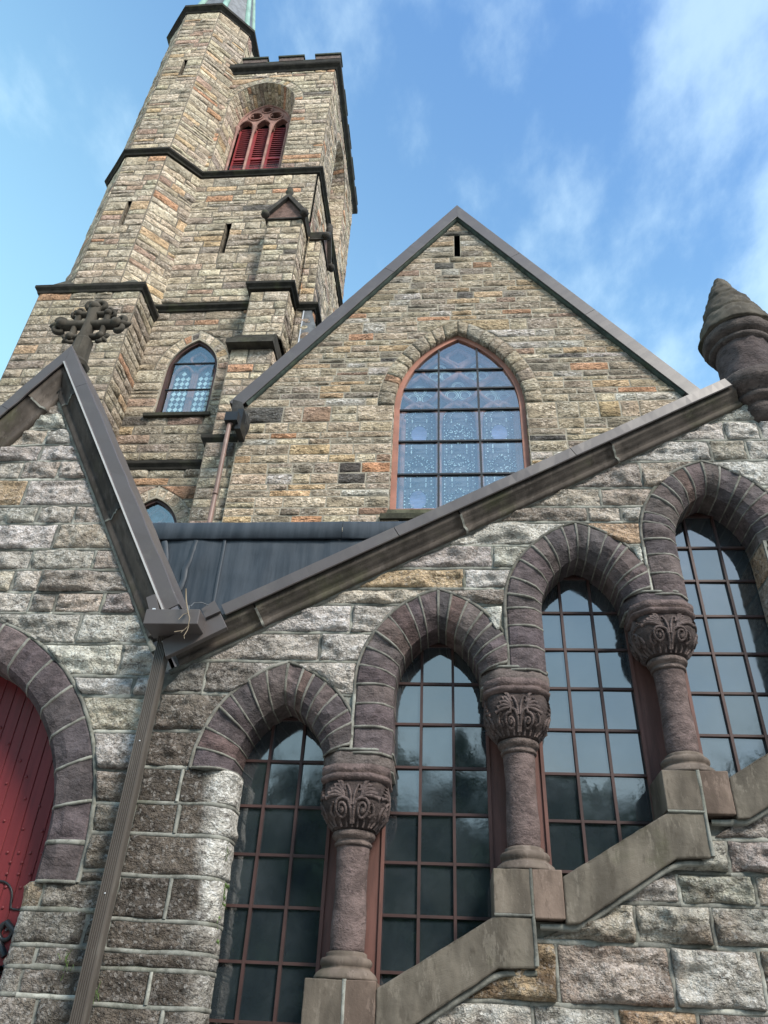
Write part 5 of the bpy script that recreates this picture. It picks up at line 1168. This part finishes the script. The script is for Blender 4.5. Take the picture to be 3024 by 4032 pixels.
st.build(M['tower'], tw)
# belfry openings: tracery, colonnettes, louvres
def belfry(fr, xc, name):
    B = Arch(xc, 0.79, 23.70, 1.12); zb = 20.9; dep = -0.55
    m = MB(); m.prism(B.outline(0.05, zb - 0.6, 12), fr, dep - 0.35, dep - 0.37); root = m.build('belfry_opening', M['void'], tow)
    # stone head with three pointed lights and three pierced trefoils: a plate cut into cells, holes left out
    hw = 0.79; lw = hw / 3
    lights = [Arch(xc + s * 2 * lw, lw - 0.035, 23.55, 0.40) for s in (-1, 0, 1)]
    holes = [(xc - 0.30, 24.17, 0.20), (xc + 0.30, 24.17, 0.20), (xc, 24.52, 0.15)]
    def solid(x, z):
        if z > arch_top(B, -0.0, x): return False
        for L in lights:
            if z < L.z + 0.6 and abs(x - L.xc) < L.ext(z, 0.0) and z < L.z + L.h: 
                a = math.atan2(z - L.z, x - L.xc); return False if True else True
        for (hx, hz, r) in holes:
            for k in range(3):
                a = math.pi / 2 + k * 2.0944
                if math.hypot(x - hx - 0.52 * r * math.cos(a), z - hz - 0.52 * r * math.sin(a)) < 0.55 * r: return False
        return True
    m = MB(); n = 0; s = 0.028
    xs = np.arange(xc - hw, xc + hw, s); zs = np.arange(23.50, 24.86, s); keep = {}
    for i, x in enumerate(xs):
        for j, z in enumerate(zs): keep[i, j] = solid(x + s / 2, z + s / 2)
    for (i, j), k in keep.items():
        if not k: continue
        x, z = xs[i], zs[j]; m.add([fr(x, z, dep), fr(x + s, z, dep), fr(x + s, z + s, dep), fr(x, z + s, dep)], [(0, 1, 2, 3)])
        for (di, dj, p, q) in ((1, 0, (x + s, z), (x + s, z + s)), (-1, 0, (x, z), (x, z + s)), (0, 1, (x, z + s), (x + s, z + s)), (0, -1, (x, z), (x + s, z))):
            if not keep.get((i + di, j + dj), False): m.add([fr(*p, dep), fr(*q, dep), fr(*q, dep - 0.14), fr(*p, dep - 0.14)], [(0, 1, 2, 3)])
    for L in lights:
        o = L.outline(0.0, 23.5, 9); G = []
        flat = [(p[0], p[1]) for p in o]; pts = np.array(flat); m2 = [fr(a, b, dep + 0.03) for a, b in flat]
        m.tube(m2, 0.022, 6)
    for (hx, hz, r) in holes: m.tube([fr(hx + 1.02 * r * math.cos(a), hz + 1.02 * r * math.sin(a), dep + 0.015) for a in np.linspace(0, 6.2832, 20)], 0.022, 6)
    m.tube([fr(a, b, dep + 0.01) for a, b in B.outline(-0.02, 23.5, 12)], 0.03, 6)
    m.build('tracery', M['tracery'], root)
    for k in range(4):
        x = xc - hw + 0.04 + k * (2 * hw - 0.08) / 3
        m = MB(); P0 = fr(x, 0, dep + 0.05)
        m.lathe([(0.06, zb - 0.02), (0.06, zb + 0.04), (0.045, zb + 0.07), (0.040, zb + 0.1)] + [(0.040, z) for z in np.linspace(zb + 0.2, 23.22, 5)] + [(0.05, 23.26), (0.042, 23.29), (0.05, 23.33), (0.062, 23.38), (0.056, 23.41), (0.07, 23.46), (0.075, 23.52), (0.05, 23.54)], P0[0], P0[1], 12); m.build('colonnette', M['tracery'], root, True)
    for k in range(3):
        x0 = xc - hw + 0.06 + k * (2 * hw - 0.12) / 3; x1 = x0 + (2 * hw - 0.12) / 3
        m = MB(); 
        for xx in (x0, x1 - 0.05): m.prism([(xx, zb), (xx + 0.05, zb), (xx + 0.05, 23.6), (xx, 23.6)], fr, dep - 0.10, dep - 0.15)
        for zz in (21.55, 22.05, zb): m.prism([(x0, zz), (x1, zz), (x1, zz + 0.09), (x0, zz + 0.09)], fr, dep - 0.095, dep - 0.15)
        m.build('louvre_frame', M['louvre'], root)
        for z in np.arange(zb + 0.1, 23.75, 0.108):
            m = MB(); m.add([fr(x0 + 0.04, z, dep - 0.11), fr(x1 - 0.04, z, dep - 0.11), fr(x1 - 0.04, z + 0.075, dep - 0.24), fr(x0 + 0.04, z + 0.075, dep - 0.24), fr(x0 + 0.04, z - 0.034, dep - 0.112), fr(x1 - 0.04, z - 0.034, dep - 0.112), fr(x1 - 0.04, z + 0.041, dep - 0.24), fr(x0 + 0.04, z + 0.041, dep - 0.24)], [(0, 1, 2, 3), (4, 7, 6, 5), (0, 4, 5, 1), (1, 5, 6, 2), (2, 6, 7, 3), (3, 7, 4, 0)]); m.build('louvre_slat', M['slat'], root)
    m = MB(); m.prism([(xc - 0.97, 20.30), (xc + 0.97, 20.30), (xc + 0.97, 20.40), (xc - 0.97, 20.40)], fr, 0.0, -0.1, (0.05, 0.05, 0.04, 0.2)); m.add([fr(xc - 0.97, 20.40, 0), fr(xc + 0.97, 20.40, 0), fr(xc + 0.8, 20.95, dep), fr(xc - 0.8, 20.95, dep)], [(0, 1, 2, 3)], (0.06, 0.055, 0.05, 0.2)); m.build('sloped_sill', M['dark'], root)
belfry(front(TY), -5.29, 'a'); belfry(rightf(TXR), 13.4, 'b')
# bird spikes on the sill
m = MB()
for x in np.arange(-6.25, -3.35, 0.045):
    for s in (-0.02, 0.02): m.tube([(x, TY - 0.06, 20.40), (x + s, TY - 0.10, 20.49)], 0.003, 3, cap=False)
tag(m.build('bird_spikes', M['slate'], tow), kind='stuff')
# slit
m = MB(); m.box(-5.36, -5.235, TY + 0.22, TY + 0.23, 16.9, 18.08); m.box(-5.375, -5.22, TY + 0.01, TY + 0.24, 18.082, 18.1); m.build('slit_opening', M['void'], tow)
m = MB()
for a, b in ((-5.375, -5.36), (-5.235, -5.22)): m.box(a, b, TY - 0.018, TY + 0.22, 16.88, 18.1, (0.20, 0.17, 0.13, 0.2))
m.build('slit_jamb', M['tower'], tow)
# string courses, cornice, battlements
mould([(-6.6, TY), (TXR, TY), (TXR, TYB)], str_prof(20.12, 0.20, 0.12)).build('string_course', M['dark'], tow)
mould([(-6.6, TY), (-4.16, TY), (-4.16, 10.46), (-3.335, 10.46), (-3.335, 11.06), (-2.92, 11.06), (-2.92, 11.94), (TXR, 11.94), (TXR, TYB)], str_prof(14.86, 0.20, 0.12)).build('string_course', M['dark'], tow)
mould([(-6.6, TY), (-4.2, TY)], str_prof(10.40, 0.22, 0.10)).build('string_course', M['dark'], tow)
mould([(-4.25, 11.0), (-4.25, 10.25), (-3.40, 10.25), (-3.40, 11.0)], str_prof(10.32, 0.24, 0.13)).build('string_course', M['dark'], tow)
m = MB()
for i, (yy, z0, z1) in enumerate(((10.06, 12.80, 12.95), (10.16, 12.95, 13.10), (10.26, 13.10, 13.25))): m.box(-4.30 + i * 0.035, -3.36 - i * 0.01, yy, 11.0, z0 + 0.004, z1 - 0.03, (0.05, 0.047, 0.04, 0.1 * i)); m.box(-4.27 + i * 0.035, -3.38 - i * 0.01, yy + 0.04, 11.0, z1 - 0.03, z1 + 0.004, (0.05, 0.047, 0.04, 0.1 * i))
m.add([(-4.17, 10.30, 13.25), (-3.385, 10.30, 13.25), (-3.385, 10.47, 13.36), (-4.17, 10.47, 13.36)], [(0, 1, 2, 3)], (0.05, 0.047, 0.04, 0.6)); m.build('weathering', M['dark'], tow)
mould([(-6.5, TY), (TXR, TY), (TXR, TYB), (TXL, TYB)], [(-0.05, 25.62), (0.03, 25.62), (0.06, 25.70), (0.14, 25.77), (0.16, 25.81), (0.16, 25.98), (0.11, 26.06), (-0.1, 26.12)]).build('cornice', M['dark'], tow)
def merlon(fr, u0, u1):
    m = MB(); m.prism([(u0, 26.1), (u1, 26.1), (u1, 26.36), (u0, 26.36)], fr, 0.09, -0.25, (0.13, 0.10, 0.09, rng.random())); o = m.build('merlon', M['brown'], tow)
    c = MB(); c.prism([(u0 - 0.03, 26.36), (u1 + 0.03, 26.36), (u1 + 0.03, 26.44), (u0 - 0.03, 26.44)], fr, 0.13, -0.28, (0.05, 0.06, 0.045, rng.random())); c.build('cap', M['dark'], o)
for u in (-6.16, -5.04, -3.91): merlon(front(TY), u, u + 0.75)
for u in (12.0, 13.12, 14.24): merlon(rightf(TXR), u, u + 0.75)
merlon(rightf(TXR), 15.33, 15.95)
m = MB(); m.box(-6.4, TXR + 0.10, TY - 0.09, TY + 0.3, 26.12, 26.17, (0.05, 0.06, 0.045, 0.4)); m.box(TXR - 0.3, TXR + 0.09, TY, TYB, 26.12, 26.17, (0.05, 0.06, 0.045, 0.4)); m.build('parapet_cap', M['dark'], tow)
# gablets on the buttresses
def gablet(fr, u0, u1, z0, zt, h0, depth, name='gablet'):
    uc = (u0 + u1) / 2; t = (0.16, 0.105, 0.09, rng.random()); m = MB(); m.prism([(u0, z0), (u1, z0), (u1, z0 + 0.12), (uc, zt - 0.1), (u0, z0 + 0.12)], fr, h0, h0 - depth, t); g0 = m.build(name, M['brown'], tow)
    dkt = (0.055, 0.05, 0.045, rng.random())
    for s in (-1, 1):
        ue = uc + s * (u1 - u0) / 2 * 1.08; m = MB(); m.prism([(ue, z0 + 0.02), (uc, zt - 0.13), (uc, zt + 0.02), (ue + s * 0.05, z0 + 0.16)], fr, h0 + 0.10, h0 - depth, dkt); m.build('coping_stone', M['dark'], g0)
        m = MB(); c = fr(ue, z0 + 0.06, h0 + 0.10); q = []
        for i in range(7):
            a = -math.pi / 2 + math.pi * i / 6; q.append((max(0.003, 0.105 * math.cos(a)), c[2] + 0.105 * math.sin(a)))
        m.lathe(q, c[0], c[1], 12, dkt, None, 0.012, 14); m.build('ball_stop', M['dark'], g0, True)
    m = MB(); c = fr(uc, zt, h0 + 0.04); m.lathe([(0.05, zt - 0.1), (0.06, zt), (0.09, zt + 0.05), (0.10, zt + 0.12), (0.06, zt + 0.16), (0.06, zt + 0.2), (0.07, zt + 0.25), (0.02, zt + 0.32)], c[0], c[1], 8, dkt, None, 0.02, 15); m.build('fleuron', M['dark'], g0, True)
    m = MB(); m.prism([(u0 - 0.04, z0 - 0.04), (u1 + 0.04, z0 - 0.04), (u1 + 0.04, z0), (u0 - 0.04, z0)], fr, h0 + 0.04, h0 - depth, dkt); m.build('base_moulding', M['dark'], g0)
gablet(front(10.5), -4.17, -3.31, 17.44, 18.32, 0.0, 0.55); gablet(rightf(-2.95), 11.08, 11.92, 17.44, 18.32, 0.0, 0.40)
# low pointed windows of the tower
def lancet(A, zb, bars):
    m = ring_mesh(A, 0.01, -0.06, zb, TY + 0.05, TY + 0.16, 10); m.box(A.xc - A.w, A.xc + A.w, TY + 0.045, TY + 0.16, zb - 0.02, zb + 0.05); w = m.build('window', M['frame'], tow)
    m = ring_mesh(A, 0.05, 0.0, zb, TY + 0.0, TY + 0.17, 10); m.build('reveal', M['mortar_far'], w)
    m = MB(); m.prism(A.outline(-0.03, zb, 12), front(TY + 0.27), 0, -0.02); m.build('glass_field', M['stain'], w)
    m = MB(); flat_rib(m, [(A.xc, zb), (A.xc, zb + 0.6), (A.xc, A.z + 0.15)], 0.045, TY + 0.20, 0.05)
    for s in (-1, 1):
        a = Arch(A.xc + s * 0.25, 0.21, A.z + 0.0, 0.32); flat_rib(m, a.outline(0, zb, 7), 0.035, TY + 0.20, 0.05)
    flat_rib(m, vesica(A.xc, A.z + 0.52, 0.17, 0.2), 0.03, TY + 0.20, 0.05); m.build('tracery', M['tracery'], w, True)
    m = MB()
    for s in (-1, 1):
        cx = A.xc + s * 0.25; n = 0
        for i in range(-3, 4):
            for j in range(0, 26):
                x = cx + (i + 0.5 * (j % 2)) * 0.115; z = zb + 0.08 + j * 0.072
                if abs(x - cx) < 0.17 and z < A.z + 0.20 - abs(x - cx) and j % 2 == 0: m.add([(x - 0.054, TY + 0.262, z), (x, TY + 0.262, z - 0.068), (x + 0.054, TY + 0.262, z), (x, TY + 0.262, z + 0.068)], [(0, 1, 2, 3)])
    if m.v: tag(m.build('diamond_panes', M['stain_pale'], w), kind='stuff')
    zs = [zb] + bars + [A.z + A.h]
    for z in bars: e = A.ext(z, -0.03); MB().box(A.xc - e, A.xc + e, TY + 0.07, TY + 0.10, z - 0.014, z + 0.014).build('storm_bar', M['black'], w)
    for a, b in zip(zs[:-1], zs[1:]):
        xs = np.linspace(A.xc - A.w + 0.04, A.xc + A.w - 0.04, 13); ok = [(x, min(b, arch_top(A, -0.04, x))) for x in xs]; ok = [(x, t) for x, t in ok if t > a + 0.005]
        if len(ok) > 1: MB().prism([(ok[0][0], a), (ok[-1][0], a)] + ok[::-1], front(TY + 0.09), 0, -0.005).build('storm_pane', M['storm'], w)
    m = MB(); m.box(A.xc - A.w - 0.17, A.xc + A.w + 0.10, TY - 0.09, TY + 0.15, zb - 0.10, zb - 0.02, (0.04, 0.038, 0.03, 0.4)); m.build('sill_stone', M['dark'], tow)
lancet(LW, 11.80, [12.55, 13.31]); lancet(LW2, 7.6, [9.0])
m = MB(); m.prism([(-3.10, 15.0), (-2.99, 15.0), (-2.82, 14.36), (-2.80, 13.6), (-3.12, 13.6)], front(11.04), 0, -0.03); pn = m.build('metal_flashing', M['slate'], tow)
m = MB(); m.prism([(-3.125, 15.0), (-3.10, 15.0), (-3.12, 13.6), (-3.145, 13.6)], front(11.035), 0, -0.02); m.build('white_edge', M['zinc'], pn)

# ================================================================ stair turret
tur = empty('stair_turret', (-7.6, 11.6, 0), 'eight sided stone stair turret with slit windows and copper hipped spire', 'turret')
OC = np.array([-7.6, 11.6]); IR = 1.30; SD = IR * 2 * math.tan(math.pi / 8)
st = Stones(); wm = MB()
def ofc(k, ir=IR):
    a = -math.pi / 2 + k * math.pi / 4; N = np.array([math.cos(a), math.sin(a)]); U = np.array([-N[1], N[0]]); O = OC + N * ir; return oblique((O[0], O[1]), U, N)
hs = SD / 2
zT1 = zlist(14.8, 17.12, 0.18, 0.28) + zlist(17.12, 18.1, 0.18, 0.26)[1:] + zlist(18.1, 20.06, 0.18, 0.28)[1:]
zT2 = zlist(20.38, 24.26, 0.18, 0.28) + zlist(24.26, 25.2, 0.18, 0.26)[1:] + zlist(25.2, 28.32, 0.18, 0.28)[1:]
def slit(z): return subtract([(-hs, hs)], -0.02, 0.085) if (17.12 < z < 18.1 or 24.26 < z < 25.2) else [(-hs, hs)]
for k in range(8):
    for zl in (zT1, zT2):
        if k in (0, 1, 7) or (k == 2 and zl is zT2): wall_stones(st, ofc(k), slit if k == 0 else (lambda z: [(-hs, hs)]), zl, PAL_TOWER, **FAR)
        b = backing(slit if k == 0 else (lambda z: [(-hs, hs)]), zl[0], zl[-1], ofc(k), 0.1, -0.002); wm.v += b.v; wm.t += b.t; wm.f += [tuple(i + wm.n for i in q) for q in b.f]; wm.n += b.n
# square base block
BX0, BX1, BYF = -8.66, -6.43, 10.15; zb_ = zlist(8.0, 14.58, 0.18, 0.28)
for fr, reg in ((front(BYF), lambda z: [(BX0, BX1)]), (rightf(BX1), lambda z: [(BYF, 11.05)])):
    wall_stones(st, fr, reg, zb_, PAL_TOWER, col=lowcol if fr is not None else None, **{**FAR, 'split': 0.08, 'lens': (0.35, 0.85)})
    b = backing(reg, 8.0, 14.6, fr, 0.2, -0.002); wm.v += b.v; wm.t += b.t; wm.f += [tuple(i + wm.n for i in q) for q in b.f]; wm.n += b.n
wm.add([(BX0, BYF, 8), (BX0, 13, 8), (BX0, 13, 14.6), (BX0, BYF, 14.6)], [(0, 1, 2, 3)])
uw = wm.build('wall', M['mortar_tower'], tur); st.build(M['tower'], uw)
m = MB()
for z0, z1 in ((17.12, 18.1), (24.26, 25.2)): m.prism([(-0.02, z0), (0.085, z0), (0.085, z1), (-0.02, z1)], ofc(0), -0.22, -0.23); m.prism([(-0.035, z1 + 0.002), (0.10, z1 + 0.002), (0.10, z1 + 0.02), (-0.035, z1 + 0.02)], ofc(0), -0.01, -0.24)
m.build('slit_opening', M['void'], tur)
m = MB()
for z0, z1 in ((17.12, 18.1), (24.26, 25.2)):
    for a, b in ((-0.035, -0.02), (0.085, 0.10)): m.prism([(a, z0), (b, z0), (b, z1), (a, z1)], ofc(0), 0.0, -0.22, (0.2, 0.17, 0.13, 0.3))
m.build('slit_jamb', M['tower'], tur)
def octpath(ir): 
    r = ir / math.cos(math.pi / 8); return [(OC[0] + r * math.cos(-math.pi / 2 + math.pi / 8 + k * math.pi / 4), OC[1] + r * math.sin(-math.pi / 2 + math.pi / 8 + k * math.pi / 4)) for k in range(8)]
mould(octpath(IR), str_prof(20.12, 0.20, 0.12), closed=True).build('string_course', M['dark'], tur)
mould(octpath(IR), [(-0.05, 28.28), (0.03, 28.29), (0.05, 28.35), (0.12, 28.42), (0.16, 28.45), (0.16, 28.57), (0.08, 28.64), (-0.3, 28.76)], closed=True).build('cornice', M['dark'], tur)
mould([(BX0, 13), (BX0, BYF), (BX1, BYF), (BX1, 11.2)], str_prof(14.56, 0.24, 0.10)).build('string_course', M['dark'], tur)
m = MB(); rect = [(BX0, 13), (BX0, BYF), (BX1, BYF), (BX1, 11.3)]; inn = [(-8.5, 13), (-8.20, 10.28), (-6.98, 10.28), (-6.52, 11.2)]
for i in range(3): m.add([(*rect[i], 14.76), (*rect[i + 1], 14.76), (*inn[i + 1], 14.92), (*inn[i], 14.92)], [(0, 1, 2, 3)], (0.10, 0.095, 0.08, 0.1 * i))
m.add([(BX1, BYF, 14.77), (BX1, BYF + 0.75, 14.77), (BX1 - 0.75, BYF, 14.77), (-6.86, 10.46, 15.35)], [(0, 1, 3), (0, 3, 2)], (0.10, 0.095, 0.08, 0.7)); m.add([(BX0, BYF, 14.77), (BX0, BYF + 0.7, 14.77), (BX0 + 0.7, BYF, 14.77), (-8.3, 10.5, 15.5)], [(0, 1, 3), (0, 3, 2)], (0.06, 0.055, 0.045, 0.7))
m.build('weathering', M['dark'], tur)
m = MB(); ap = (OC[0], OC[1], 38.0); o8 = octpath(1.12)
NZ = 40; G = np.array([[(p[0] + (ap[0] - p[0]) * t, p[1] + (ap[1] - p[1]) * t, 28.74 + (38 - 28.74) * t + 0.0) for p in o8] for t in np.linspace(0, 0.995, NZ)]); m.grid(G, wrap=True); sp = m.build('spire', M['slate'], tur)
for p in o8: m = MB(); m.tube([(p[0], p[1], 28.74), ((p[0] + ap[0]) / 2, (p[1] + ap[1]) / 2, 33.37), (ap[0], ap[1], 38.0)], [0.10, 0.08, 0.05], 6); m.build('copper_hip', M['patina'], sp, True)
m = MB(); mm = mould(octpath(1.16), [(-0.1, 28.72), (0.02, 28.72), (0.02, 28.86), (-0.1, 28.9)], closed=True); mm.build('copper_base', M['patina'], sp)

# ================================================================ trees across the street behind the viewer (seen in the window glass)
lf, tr = MB(), MB(); N = 0
for i in range(26):
    a = R(-62 + i * 5.0 + rng.normal(0, 1.2)); d = 30 + rng.normal(0, 2.5); cx, cy = d * math.sin(a), -d * math.cos(a); h = rng.uniform(11.0, 14.5)
    tr.tube([(cx, cy, 0), (cx + 0.1, cy, h * 0.35), (cx + 0.3, cy + 0.2, h * 0.7)], [0.25, 0.18, 0.06], 6)
    n = 1100; ph = rng.uniform(0, 2 * math.pi, n); ct_ = rng.uniform(-1, 1, n); rr = rng.uniform(0.45, 1.0, n) ** 0.6
    P = np.stack([np.sqrt(1 - ct_ ** 2) * np.cos(ph) * 3.0, np.sqrt(1 - ct_ ** 2) * np.sin(ph) * 3.0, ct_ * h * 0.5], -1) * rr[:, None]; P *= (1 + 0.35 * vn(P * 0.6 + i))[:, None]; P += np.array([cx, cy, h * 0.52])
    A1 = rng.normal(0, 0.5, (n, 3)); B1 = rng.normal(0, 0.5, (n, 3)); V = np.stack([P - A1, P - B1, P + A1, P + B1], 1).reshape(-1, 3)
    lf.add(V, [(4 * k, 4 * k + 1, 4 * k + 2, 4 * k + 3) for k in range(n)])
woods = lf.build('street_trees', M['foliage'], attr=False); tag(woods, 'belt of green trees across the street reflected in the windows', 'trees', kind='stuff')
tag(tr.build('trunks', M['bark'], woods, attr=False), kind='stuff')
